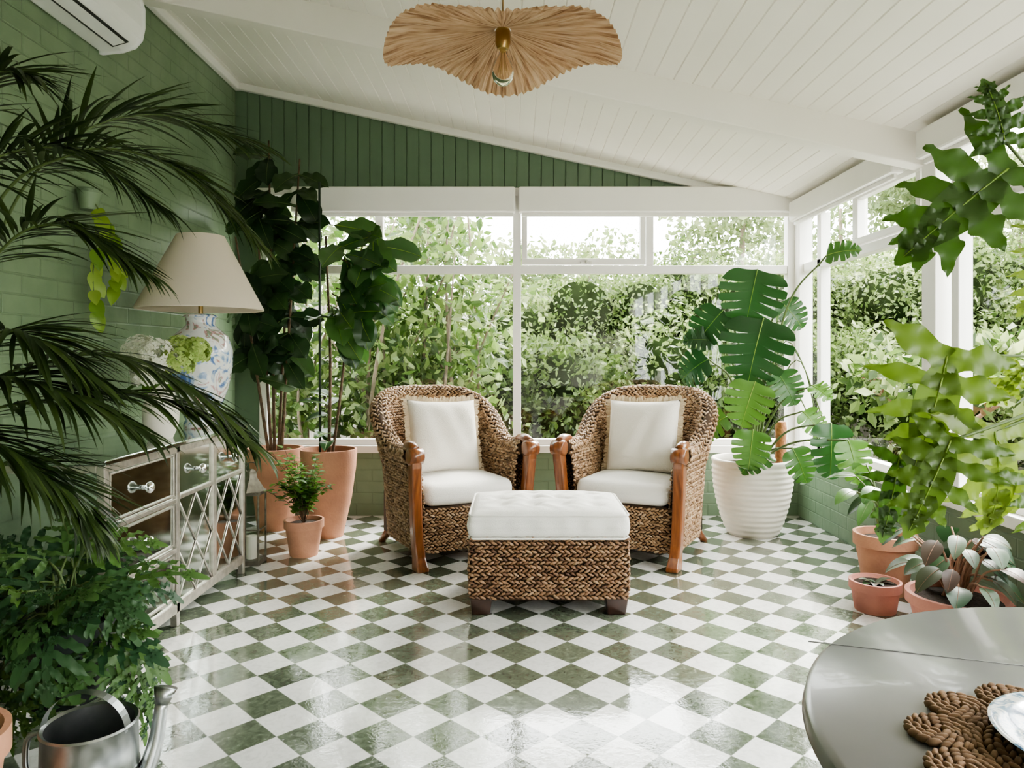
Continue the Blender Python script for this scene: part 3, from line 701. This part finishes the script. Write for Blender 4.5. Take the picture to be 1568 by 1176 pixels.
# ------------------------------------------------------------------ flowers
fv=empty('hydrangea_vase',(-1.64,3.32,.82))
lathe('vase',[(0,0),(.05,0),(.075,.06),(.08,.14),(.055,.22),(.062,.26),(.055,.26),(.05,.22),(0,.2)],M['potwhite'],fv,seg=32)
def bloom(mb,c,r,n,mi):
    for i in range(n):
        d=np.random.normal(size=3); d/=np.linalg.norm(d); 
        if d[2]<-.6: continue
        p=np.array(c)+d*r*R(.85,1.05)
        a=np.cross(d,[.3,.2,1]); a/=np.linalg.norm(a); b_=np.cross(d,a); s=R(.012,.018)
        for k in range(4):
            an=k*pi/2+R(0,.5); u=a*math.cos(an)+b_*math.sin(an); w=np.cross(d,u)
            mb.add([p,p+u*s*.6+w*s*.45+d*.003,p+u*s*1.15+d*.002,p+u*s*.6-w*s*.45+d*.003],[(0,1,2,3)],mi)
mb=MB()
for c,r,mi in (((.0,-.06,.37),.09,0),((.09,-.02,.35),.075,1),((-.10,.02,.39),.085,0),((.05,.08,.40),.075,1),((-.02,-.1,.29),.06,0),((.14,.05,.40),.065,1)):
    bloom(mb,c,r,190,mi)
mb.obj('blooms',[M['hydr_w'],M['hydr_g']],fv,smooth=False)
mb=MB()
for k in range(8):
    a=k*.8; addleaf(mb,'ov',.15,.08,(.03*math.cos(a),.03*math.sin(a),.25),(math.cos(a),math.sin(a),.15),(0,0,1),bend=.9)
    stem(mb,(0,0,.2),(.06*math.cos(a),.06*math.sin(a),.33),.004,0,1)
mb.obj('foliage',[M['small'],M['stem']],fv)
pv=empty('hanging_pothos')
mb=MB()
for path in ([(-2.05,3.45,1.98),(-1.98,3.42,1.86),(-2.0,3.40,1.62),(-1.97,3.36,1.42)],[(-2.05,3.45,1.98),(-1.97,3.5,1.75),(-1.98,3.55,1.55)]):
    P=spline(path,14); mb.add(*tube(P,.003,5),1)
    for p in P[3:]:
        addleaf(mb,'ov',R(.09,.13),R(.05,.07),p,(R(.1,.6),R(-.8,.2),R(-1,-.4)),(R(0,.6),-1,.3),bend=.6)
mb.obj('vine',[M['yellowl'],M['stem']],pv)
lathe('wall_pot',[(0,0),(.04,0),(.055,.1),(.06,.1),(.05,.09),(0,.085)],M['brick'],pv,(-2.048,3.45,1.90),24)

# ------------------------------------------------------------------ pots & plants
def pot(root,rimr,basr,h,mat,rim=.82,loc=(0,0,0)):
    if rim: pr=[(0,0),(basr,0),(rimr*.92,h*rim),(rimr,h*rim),(rimr,h),(rimr*.90,h),(rimr*.84,h*.9),(rimr*.8,h*.86)]
    else: pr=[(0,0),(basr,0),(basr*1.1,h*.08),(rimr*.82,h*.45),(rimr*.97,h*.8),(rimr,h*.96),(rimr*.99,h),(rimr*.93,h),(rimr*.9,h*.88)]
    lathe('pot',pr,mat,root,loc,48)
    lathe('soil',[(0,h*.90),(rimr*.6,h*.89),(rimr*.86,h*.88)],M['soil'],root,loc,32,False)
def rdir(): 
    a=R(0,2*pi); return np.array([math.cos(a),math.sin(a),0])
e=empty('fiddle_leaf_fig',(-1.25,4.80,0)); pot(e,.185,.095,.58,M['terracotta'],0)
mb=MB()
mb.add(*tube(spline([(0,0,.5),(.01,0,1.2),(-.02,0,2.0)],16),[.012,.007],8),1)
mb.add(*tube([(-.055,-.01,.5),(-.06,-.01,2.36)],.008,6),2)
mb.add(*tube(spline([(.02,0,.5),(.08,.02,1.0),(.14,-.02,1.5),(.24,-.05,1.95)],16),[.010,.005],8),1)
for i in range(36):
    z=R(1.45,2.08); base=np.array([R(.0,.34)*(z-1.0),R(-.06,.02),z]); d=rdir(); 
    if d[0]<-.2: d[0]*=-.6
    d[1]=-abs(d[1])*.6; d[2]=R(-1.1,.25)
    stem(mb,base*[.6,1,1],base+d*.03,.004,0,1,4)
    addleaf(mb,'fid',R(.26,.36),R(.13,.18),base+d*.03,d,(R(-.4,.4),-1,.5),bend=R(.2,.8),rib=3)
for i in range(9):
    z=R(.6,.95); d=rdir(); d[2]=R(.1,.8); d[1]-=.3; addleaf(mb,'ov',R(.16,.24),R(.08,.11),(0,0,z),d,(0,-.3,1),bend=.8,rib=3)
mb.obj('foliage',[M['ficus'],M['bark'],M['stake'],M['yellowl']],e)
e=empty('tall_rubber_plant',(-1.68,5.02,0)); pot(e,.19,.12,.56,M['terracotta'],.84)
mb=MB()
for (tx,ty,tz) in ((-.12,-.05,2.3),(-.02,-.08,2.68),(.10,-.02,2.0),(-.2,-.2,2.0),(.20,-.1,2.55)):
    P=spline([(tx*.2,0,.48),(tx*.6,ty*.5,(tz+.5)/2),(tx,ty,tz)],20); mb.add(*tube(P,[.012,.006],7),1)
    nl=24 if tz>2.2 else 15
    for i in range(nl):
        t=R(.4,1); k=int(t*19); d=rdir(); d[1]=d[1]*.5-.3; d[2]=R(-1.1,.3); p=P[k]
        if p[0]+d[0]*.35<-.38: d[0]=abs(d[0])*.6
        if p[1]+d[1]*.35>.25: d[1]=-.2
        addleaf(mb,'fid',R(.22,.34),R(.11,.17),p,d,(R(-.4,.4),-1,.5),bend=R(.3,.9),rib=2)
mb.obj('foliage',[M['ficusD'],M['bark'],M['stem']],e,clampx=(-.41,9),clampy=(-9,.33))
e=empty('potted_maidenhair',(-1.28,4.34,0)); pot(e,.118,.082,.215,M['terracotta'],.78)
mb=MB()
for i in range(34):
    d=rdir(); h_=R(.22,.45); sp=R(.05,.24); P=spline([(0,0,.18),(d[0]*sp*.4,d[1]*sp*.4,.18+h_*.6),(d[0]*sp,d[1]*sp,.18+h_)],10); mb.add(*tube(P,.0016,4),1)
    for p in P[3:]:
        for _ in range(3):
            q=rdir(); q[2]=R(-.3,.5); addleaf(mb,'ov',R(.03,.05),R(.025,.04),p+q*.01,q,(0,0,1),bend=.3)
mb.obj('foliage',[M['small'],M['bark']],e)
e=empty('metal_lantern',(-1.53,4.16,0)); s=.065
fr=[(-s,s,-s,s,0,.03),(-s,s,-s,s,.40,.42)]
for a in (-s,s-.01):
    for c in (-s,s-.01): fr.append((a,a+.01,c,c+.01,.03,.40))
fr+=[(-s,s,-s,-s+.008,.2,.208),(-s,-s+.008,-s,s,.2,.208),(s-.008,s,-s,s,.2,.208)]
boxes('frame',fr,M['lantern'],e,.002)
lathe('roof',[(.085,.42),(.05,.47),(.03,.50),(.03,.53),(.012,.545),(0,.545)],M['lantern'],e,seg=4)
mb=MB(); mb.add(*tube([(.035*math.cos(a),0,.55+.035*math.sin(a)) for a in np.linspace(0,2*pi,20)],.003,6)); mb.obj('ring',M['lantern'],e)
lathe('candle',[(0,.03),(.03,.03),(.03,.16),(0,.155)],M['potwhite'],e,seg=20)
boxes('glass',[(-s+.004,s-.004,-s+.002,-s+.004,.03,.4),(s-.004,s-.002,-s+.004,s-.004,.03,.4)],M['glass'],e)

# monstera
e=empty('potted_monstera',(1.60,4.86,0))
pr=[(0,0),(.16,0)]; 
for i in range(80):
    t=i/79; r=.165+.10*math.sin(min(1,t*1.05)*pi/2)**.8+.003*math.sin(t*2*pi*13); pr.append((r,.01+t*.47))
pr+=[(.27,.50),(.265,.51),(.245,.51),(.24,.46)]
lathe('pot',pr,M['potwhite'],e,seg=64,sharp=False); lathe('soil',[(0,.465),(.15,.46),(.242,.455)],M['soil'],e,seg=32,sharp=False)
mb=MB()
ML=[((-.04,-.22,1.76),(-.30,-.35,-.85),.38,.42,.3),((-.02,-.28,1.44),(-.35,-.3,-.85),.44,.46,.15),((-.24,-.15,1.50),(-.7,-.1,-.7),.28,.28,.1),((-.10,-.36,1.04),(-.35,-.3,-.7),.30,.30,.95),
 ((-.34,-.16,1.18),(-.65,.1,-.35),.26,.24,0),((-.12,-.38,.74),(-.2,-.3,-.8),.26,.24,.8),((.06,-.30,1.10),(.3,-.5,-.7),.24,.22,.5),((.14,-.34,.62),(.35,-.3,-.85),.24,.20,.7),
 ((.12,-.2,1.55),(.5,-.3,-.6),.22,.20,.4),((-.2,-.1,.80),(-.6,.0,-.3),.24,.22,.8),((.26,-.55,1.80),(.3,-.5,.15),.20,.15,.7),((.22,-.45,1.02),(.3,-.7,-.3),.15,.13,1),((.27,-.60,.80),(-.1,-.3,-.9),.34,.24,.3),
 ((.0,-.3,.60),(-.5,-.3,-.2),.24,.20,.6),((-.3,-.15,1.3),(-.8,-.1,.1),.2,.18,.1),((.30,-.75,.72),(.1,-.4,-.8),.26,.2,.9),((.22,-.3,.85),(.4,-.3,-.5),.2,.17,.9)]
for k,(p,d,L,W,vl_) in enumerate(ML):
    d=np.array(d); addleaf(mb,'mon',L,W,p,d,(-.25,-1.,.5+.3*(k%2)),bend=R(.5,1.1),rib=2,val=vl_)
    a=np.array([R(-.04,.04),R(-.04,.04),.46]); p=np.array(p); m_=np.array([p[0]*.45,p[1]*.5,p[2]*.75+.12])
    mb.add(*tube(spline([a,m_,p],16),[.009,.005],7),1)
for q in range(4):
    mb.add(*tube(spline([(.05,0,R(.6,.9)),(R(.15,.25),-.2,R(1.0,1.3)),(R(.3,.42),-.35,R(.5,.8))],14),.004,6),1)
mb.add(*tube([(.02,.03,.45),(.02,.03,1.75)],.012,8),3)
mb.obj('foliage',[M['monst'],M['stem'],M['yellowl'],M['stake']],e,clampx=(-9,.46))
lathe('coir_pole',[(0,0),(.036,0),(.037,.1),(.034,.2),(.038,.27),(.03,.31),(0,.315)],plain('coir_terracotta',(.48,.22,.10),.8,nscale=40,col2=(.34,.14,.06),bump=.6),e,(.17,-.06,.45),16)

e=empty('terracotta_pot_philodendron',(1.88,3.66,0)); pot(e,.15,.10,.30,M['terracotta'],.8)
mb=MB()
for i in range(11):
    d=rdir(); h_=R(.4,.65); sp=R(.05,.22); p=np.array([d[0]*sp,d[1]*sp,h_]); 
    if p[0]>.0:p[0]=-.02
    stem(mb,(0,0,.24),p,.004,.08,1); addleaf(mb,'ov',R(.14,.2),R(.06,.09),p,(d[0]*.6-.4,d[1]-.2,R(-.4,.4)),(0,-.3,1),bend=.8,rib=1)
mb.obj('foliage',[M['ficus'],M['stem']],e,clampx=(-9,.17))
e=empty('small_terracotta_pot',(1.70,3.40,0)); pot(e,.115,.09,.14,M['terrapink'],.72)
mb=MB()
for i in range(9):
    d=rdir(); d[2]=R(.3,1); addleaf(mb,'ov',R(.06,.1),R(.03,.05),(0,0,.12),d,(0,0,1),bend=.8)
mb.obj('foliage',[M['begonia']],e)
e=empty('potted_begonia',(1.86,3.02,0)); pot(e,.20,.15,.20,M['terrapink'],.78)
mb=MB()
for i in range(38):
    d=rdir(); sp=R(.04,.24); p=np.array([d[0]*sp,d[1]*sp,R(.26,.46)])
    if p[0]>.1: p[0]=.05
    stem(mb,(R(-.05,.05),R(-.05,.05),.17),p,.004,.05,1); addleaf(mb,'ov',R(.10,.16),R(.06,.10),p,(d[0]-.2,d[1]-.3,R(-.6,.2)),(0,-.3,1),bend=.9,rib=1)
mb.obj('foliage',[M['begonia'],M['barkred']],e,clampx=(-9,.2))

# split-leaf philodendron on stand
e=empty('split_leaf_philodendron',(1.84,2.02,0))
boxes('stand',[(-.17,.17,-.17,.17,.46,.49),(-.16,-.13,-.16,-.13,0,.46),(.13,.16,-.16,-.13,0,.46),(-.16,-.13,.13,.16,0,.46),(.13,.16,.13,.16,0,.46)],M['darkwood'],e,.004)
pot(e,.17,.12,.30,M['terracotta'],.8,(0,0,.49))
mb=MB(); crown=np.array([0,0,1.05]); mb.add(*tube(spline([(0,0,.74),(.03,0,.9),(0,0,1.05)],8),[.03,.02],8),3)
PL=[((1.37,2.0,1.72),(-.66,-.05,-.50),.36,.44,(-.2,-1,.35),.2),((1.46,1.95,1.52),(-.15,-.1,-.9),.22,.22,(.2,-1,.3),.9),((1.20,2.0,1.20),(-.25,-.1,-.9),.34,.38,(-.3,-1,.2),.65),
 ((1.33,2.0,.99),(.10,-.15,-.95),.30,.38,(.1,-1,.3),.95),((1.18,1.95,.97),(-.4,-.1,-.8),.28,.30,(-.4,-1,.2),.5),((1.12,2.1,.90),(-.2,-.1,-.9),.26,.22,(-.4,-1,.1),.2),
 ((1.42,1.98,.86),(.2,-.3,-.7),.22,.24,(0,-1,.6),.5),((1.36,2.0,1.80),(-.25,-.1,.9),.18,.20,(-.2,-1,.1),.2),((1.85,1.75,1.4),(.2,-.6,-.3),.3,.3,(0,-.4,1),.4),((1.7,1.7,1.6),(-.1,-.8,-.1),.3,.3,(0,-.2,1),.5),((1.48,2.1,1.16),(-.3,.1,-.4),.14,.14,(-.2,-1,.5),.95)]
for p,d,L,W,up,vv in PL:
    p=np.array(p)-np.array([1.84,2.02,0]); lobeleaf(mb,L,W,p,d,up,nl=5,lw=.19,core=.30,bend=R(.4,.9),rib=2,wave=.010,lobe=wf_ph,ang0=1.9,ang1=.6,val=vv)
    mb.add(*tube(spline([crown,(crown+p)/2+np.array([0.03,0,.06]),p],14),[.007,.004],6),1)
mb.obj('foliage',[M['philo'],M['stem'],M['yellowl'],M['bark']],e,clampx=(-9,.22))

# palm left
e=empty('potted_kentia_palm',(-1.76,1.90,0)); pot(e,.20,.14,.38,M['terracotta'],.82)
mb=MB(); O=np.array([-1.76,1.90,0])
FR=[[(-1.50,2.0,1.50),(-1.24,2.0,1.76),(-.98,2.05,1.74),(-.76,2.1,1.54)],
 [(-1.55,2.1,1.45),(-1.34,2.1,1.80),(-1.12,2.2,1.94),(-.84,2.3,1.88)],
 [(-1.52,1.95,1.00),(-1.20,1.95,1.20),(-.93,2.0,1.12),(-.72,2.0,.95)],
 [(-1.55,1.85,.95),(-1.20,1.9,1.09),(-.95,1.95,1.08),(-.74,1.95,.97)],
 [(-1.62,1.9,1.4),(-1.52,1.95,1.80),(-1.42,1.95,1.96),(-1.28,1.9,1.94)],
 [(-1.52,1.9,.80),(-1.32,1.85,.92),(-1.18,1.85,.88),(-1.08,1.85,.76)],
 [(-1.52,1.95,1.25),(-1.34,1.9,1.50),(-1.18,1.9,1.54),(-.98,1.9,1.42)],
 [(-1.55,1.9,1.05),(-1.36,1.85,1.24),(-1.22,1.8,1.25),(-1.05,1.8,1.14)],
 [(-1.50,1.8,1.0),(-1.30,1.75,1.14),(-1.12,1.75,1.12),(-.92,1.75,1.02)],
 [(-1.58,1.9,1.5),(-1.42,1.9,1.70),(-1.22,1.95,1.76),(-1.00,2.0,1.62)],
 [(-1.52,1.7,.9),(-1.35,1.65,1.02),(-1.20,1.65,1.0),(-1.05,1.65,.9)]]
for i,fp in enumerate(FR):
    pts=[np.array([R(-.04,.04),R(-.04,.04),.34])]+[np.array(p)-O for p in fp]
    frond(mb,pts,nl=46,Lmax=R(.25,.31),w=.0145,droop=.38,start=.40)
mb.obj('fronds',[M['palm'],M['stem']],e,clampx=(-.33,9))

# blue fern on wire stand
e=empty('potted_blue_fern',(-1.38,2.20,0)); 
lathe('pot',[(0,0),(.11,0),(.14,.20),(.15,.20),(.15,.24),(.135,.24),(.125,.2)],plain('dark_pot',(.03,.04,.04),.5),e,(0,0,.16),32)
lathe('soil',[(0,.37),(.127,.365)],M['soil'],e,seg=24)
mb=MB()
for k in range(4):
    a=pi/4+k*pi/2; mb.add(*tube(spline([(.13*math.cos(a),.13*math.sin(a),.2),(.15*math.cos(a),.15*math.sin(a),.12),(.22*math.cos(a),.22*math.sin(a),.006)],8),.006,6))
mb.add(*tube([(.14*math.cos(a),.14*math.sin(a),.155) for a in np.linspace(0,2*pi,30)],.006,6)); mb.obj('wire_stand',M['galv'],e)
mb=MB()
for i in range(50):
    d=rdir(); 
    sp=R(.03,.20); p=np.array([d[0]*sp,d[1]*sp*.8,R(.36,.62)-sp*.3])
    stem(mb,(R(-.05,.05),R(-.05,.05),.36),p,.003,.06,1,6)
    lobeleaf(mb,R(.18,.27),R(.18,.26),p,(d[0],d[1]*.7-.2,R(-.4,1.1)),(0,-.5,1),nl=5,lw=.12,core=.11,bend=R(.5,1.3),ang0=1.2,ang1=.6)
for i in range(20):
    a=R(-pi,.3); d=np.array([math.cos(a),math.sin(a)*.6,0]); p=np.array([d[0]*.2,d[1]*.2,R(.2,.35)]); stem(mb,(0,0,.37),p,.003,.1,1,6)
    lobeleaf(mb,R(.16,.24),R(.16,.22),p,(d[0]*.5,d[1]*.5,-.8),(d[0],d[1],.4),nl=5,lw=.12,core=.11,bend=.4)
mb.obj('fronds',[M['fern'],M['stem']],e,clampy=(-9,.38))

# watering can
e=empty('galvanised_watering_can',(-1.09,1.84,0))
lathe('body',[(0,.004),(.118,.0),(.118,.01),(.114,.02),(.112,.14),(.115,.145),(.112,.15),(.110,.255),(.114,.26),(.110,.265),(.102,.26),(.10,.06),(0,.06)],M['galv'],e,seg=48)
mb=MB(); P=[(.108*math.cos(a),-.02,.25+.10*math.sin(a)) for a in np.linspace(0,pi,24)]
P=np.array(P)
for i in range(len(P)-1):
    a,c=P[i],P[i+1]; mb.add([a+[0,-.014,0],a+[0,.014,0],c+[0,.014,0],c+[0,-.014,0]],[(0,1,2,3)])
mb.add(*tube(spline([(.105,.03,.06),(.135,.06,.17),(.145,.08,.28)],12),[.028,.020,.016],14))
v,f=tube([(.144,.079,.27),(.150,.09,.31)],[.017,.030],16); mb.add(v,f)
mb.add(*tube(spline([(-.11,0,.24),(-.16,0,.22),(-.16,0,.12),(-.112,0,.06)],12),.008,8))
mb.obj('handle_and_spout',M['galv'],e)
e=empty('terracotta_pot',(-1.29,1.58,0)); pot(e,.15,.10,.36,M['terracotta'],.84)

# ------------------------------------------------------------------ dining table
e=empty('round_dining_table',(.87,.78,0)); Rt=.52
lathe('top',[(0,.722),(Rt-.05,.722),(Rt-.02,.712),(Rt-.006,.718),(Rt,.727),(Rt-.003,.734),(Rt-.008,.738),(Rt-.004,.744),(Rt-.012,.750),(0,.750)],M['tabletop'],e,seg=128)
b=MB(); b.add(boxv(-.50,.50,-.0015,.0015,.7495,.7506),BF); o=b.obj('leaf_seam',M['grey'],e,smooth=False); o.rotation_euler=(0,0,math.radians(-18)); o.location=(0,.22,0); o.scale=(.86,1,1)
lathe('apron',[(Rt-.09,.722),(Rt-.09,.65),(Rt-.10,.645),(Rt-.11,.65),(Rt-.11,.722)],M['tabletop'],e,seg=96)
lathe('pedestal',[(0,.722),(.12,.722),(.10,.66),(.05,.60),(.045,.5),(.075,.38),(.08,.3),(.05,.2),(.07,.15),(.09,.12),(.09,.08),(0,.08)],M['tabletop'],e,seg=40)
mb=MB()
for k in range(4):
    a=pi/4+k*pi/2; mb.add(*tube(spline([(.05*math.cos(a),.05*math.sin(a),.13),(.2*math.cos(a),.2*math.sin(a),.11),(.36*math.cos(a),.36*math.sin(a),.03)],12),[.035,.03],10))
mb.obj('legs',M['tabletop'],e)
e=empty('jute_placemat',(.64,.77,.751)); mb=MB()
P=[];T=[]
for ring,rad in enumerate(np.arange(.012,.15,.010)):
    n=max(6,int(2*pi*rad/.013))
    for k in range(n):
        a=2*pi*k/n+ring*.3; P.append((rad*math.cos(a),rad*math.sin(a),.005)); t=a+pi/2+(.5 if ring%2 else -.5); T.append((math.cos(t),math.sin(t),0))
for pe in range(12):
    a0=pe/12*2*pi; c=(.158*math.cos(a0),.158*math.sin(a0))
    for rr_ in (.008,.017,.026,.035):
        n=int(2*pi*rr_/.011)
        for k in range(n):
            a=2*pi*k/n; P.append((c[0]+rr_*math.cos(a),c[1]+rr_*math.sin(a),.006)); t=a+pi/2+.5; T.append((math.cos(t),math.sin(t),.1))
grains(mb,P,T,np.tile([0,0,1.],(len(P),1)),.018,.008,.010); mb.obj('braid',M['jute'],e)
e=empty('china_plate',(.655,.785,.762)); lathe('plate',[(0,0),(.06,0),(.065,.002),(.085,.006),(.115,.016),(.117,.018),(.112,.019),(.085,.011),(.065,.006),(0,.005)],M['plateblue'],e,seg=64)

# ------------------------------------------------------------------ garden
def scatter(mb,P,size,mi=0,val=None):
    n=len(P); d=np.random.normal(size=(n,3)); d[:,2]-=.2; d/=np.linalg.norm(d,axis=1)[:,None]
    u=np.random.normal(size=(n,3)); x=np.cross(d,u); x/=np.linalg.norm(x,axis=1)[:,None]; z=np.cross(x,d)
    s=(size*np.random.uniform(.6,1.25,n))[:,None]
    V=np.stack([P,P+d*s*.5+x*s*.27+z*s*.06,P+d*s,P+d*s*.5-x*s*.27+z*s*.06],1).reshape(-1,3)
    F=np.arange(4*n).reshape(n,4); mb.add(V,F,mi)
    if val is not None: mb.r[-1]=np.repeat(np.clip(val,0,1),4)
    else: mb.r[-1]=np.repeat(np.random.uniform(0,1,n),4)
def sph(c,r,n=14):
    v,f=lathev([(max(1e-3,math.sin(pi*i/8)),-math.cos(pi*i/8)) for i in range(9)],n); return np.array(v)*np.array(r)+np.array(c),f
def bush(lm,cm,c,r,n,size,tone):
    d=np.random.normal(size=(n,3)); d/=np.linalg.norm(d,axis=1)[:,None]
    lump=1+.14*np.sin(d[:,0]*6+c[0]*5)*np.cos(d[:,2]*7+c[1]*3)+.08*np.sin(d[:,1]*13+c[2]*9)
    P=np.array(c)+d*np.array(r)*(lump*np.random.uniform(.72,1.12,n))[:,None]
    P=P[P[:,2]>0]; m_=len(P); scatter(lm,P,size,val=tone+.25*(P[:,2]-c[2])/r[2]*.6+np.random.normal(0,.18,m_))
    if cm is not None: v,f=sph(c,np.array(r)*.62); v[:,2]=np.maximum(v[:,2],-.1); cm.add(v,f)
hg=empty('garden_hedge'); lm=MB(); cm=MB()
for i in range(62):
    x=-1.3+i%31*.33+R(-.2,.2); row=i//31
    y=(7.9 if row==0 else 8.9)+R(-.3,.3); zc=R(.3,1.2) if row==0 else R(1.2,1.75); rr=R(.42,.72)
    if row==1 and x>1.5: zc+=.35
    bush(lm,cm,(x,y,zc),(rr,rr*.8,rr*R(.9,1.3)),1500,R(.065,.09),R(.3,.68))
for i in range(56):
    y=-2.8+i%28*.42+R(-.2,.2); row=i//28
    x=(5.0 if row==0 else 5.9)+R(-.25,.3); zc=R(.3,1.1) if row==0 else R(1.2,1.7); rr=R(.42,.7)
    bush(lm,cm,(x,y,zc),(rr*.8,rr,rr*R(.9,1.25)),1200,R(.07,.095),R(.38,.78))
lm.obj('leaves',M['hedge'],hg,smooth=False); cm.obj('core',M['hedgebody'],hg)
ft=empty('garden_tree'); lm=MB(); bm_=MB()
for i in range(15):
    x=[-8,-6.6,-5.2,-3.9,-2.7,-1.5,3.6,4.7,5.8,7,8.2,9.4,-.2,2.8,1.2][i]; y=R(11.5,13.5); h=R(3.3,4.7) if i<12 else R(2.7,3.1)
    bm_.add(*tube(spline([(x,y,-.1),(x+R(-.1,.1),y,h*.5),(x+R(-.2,.2),y,h)],8),[.09,.03],6))
    for k in range(6):
        rr=R(.5,.85); bush(lm,None,(x+R(-.7,.7),y+R(-.4,.4),h-R(.0,1.5)),(rr,rr,rr*.8),480,.13,R(.3,.8))
for i in range(7):
    y=-1+i*1.7; x=R(8.5,9.5); h=R(2.8,3.8)
    bm_.add(*tube(spline([(x,y,-.1),(x+R(-.1,.1),y,h*.5),(x,y+R(-.2,.2),h)],8),[.09,.03],6))
    for k in range(5):
        rr=R(.45,.8); bush(lm,None,(x+R(-.4,.4),y+R(-.7,.7),h-R(.0,1.3)),(rr,rr,rr*.8),400,.13,R(.3,.8))
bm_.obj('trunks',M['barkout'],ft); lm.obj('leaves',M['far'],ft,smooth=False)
sh=empty('garden_shrub'); mb=MB(); lm=MB()
for i in range(40):
    bx=R(-3.8,-.3); by=R(6.2,7.0); tx=bx+R(-.9,.9); tz=R(1.2,3.4)
    P=spline([(bx,by,0),(bx+(tx-bx)*.3+R(-.1,.1),by+R(-.1,.1),tz*.5),(tx,by+R(-.3,.3),tz)],14); mb.add(*tube(P,[.022,.006],6))
    pts=[]
    for k in range(230):
        p=P[int(R(.15,1)*13)]; pts.append(p+np.random.normal(0,.17,3))
    scatter(lm,np.array(pts),.12)
mb.obj('branches',M['barkout'],sh); lm.obj('leaves',M['hedgeL'],sh,smooth=False)
tr=empty('frangipani_tree'); mb=MB(); lm=MB()
def branch(p,d,L,r,dep):
    q=p+d*L; mb.add(*tube([p,(p+q)/2+np.random.normal(0,.02,3),q],[r,r*.7],6))
    if dep==0:
        scatter(lm,q+np.random.normal(0,.10,(12,3)),.14); return
    for k in range(3):
        nd=d+np.random.normal(0,.5,3); nd[2]=abs(nd[2])*.7+.15; nd/=np.linalg.norm(nd); branch(q,nd,L*.72,r*.68,dep-1)
branch(np.array([3.5,5.9,0.]),np.array([.0,-.05,1.]),.5,.04,4)
branch(np.array([3.4,4.2,0.]),np.array([.0,.05,1.]),.45,.035,3)
mb.obj('branches',M['barkred'],tr); lm.obj('leaves',M['hedge'],tr,smooth=False)
fl=[( -6+i*.16,-6+i*.16+.145,9.9,9.93,0,1.9) for i in range(90)]
boxes('garden_fence',fl,M['fence'])
b=MB(); b.add([(-14,-8,-.12),(14,-8,-.12),(14,16,-.12),(-14,16,-.12)],[(0,1,2,3)]); b.obj('ground',M['grass'],smooth=False)

# ------------------------------------------------------------------ light & world
w=bpy.data.worlds.new('overcast'); scene.world=w; w.use_nodes=True; nt=w.node_tree
bg=nt.nodes['Background']; bg.inputs['Color'].default_value=(.99,.985,.98,1); bg.inputs['Strength'].default_value=6.0
s=bpy.data.lights.new('sun','SUN'); s.energy=6.0; s.angle=math.radians(25); s.color=(1,.95,.87)
so=bpy.data.objects.new('sun',s); scene.collection.objects.link(so); so.rotation_euler=(math.radians(-38),math.radians(35),0)
try:
    scene.view_settings.view_transform='AgX'; scene.view_settings.look='AgX - Medium High Contrast'
except Exception as ex: print(ex)
scene.view_settings.exposure=1.35

cam=bpy.data.cameras.new('camera'); co=bpy.data.objects.new('camera',cam); scene.collection.objects.link(co)
co.location=(0,0,1.2); co.rotation_euler=(pi/2,0,0); cam.lens=25.26; cam.sensor_width=36; cam.shift_y=-.0274; cam.shift_x=-.0038; cam.clip_start=.02
scene.camera=co
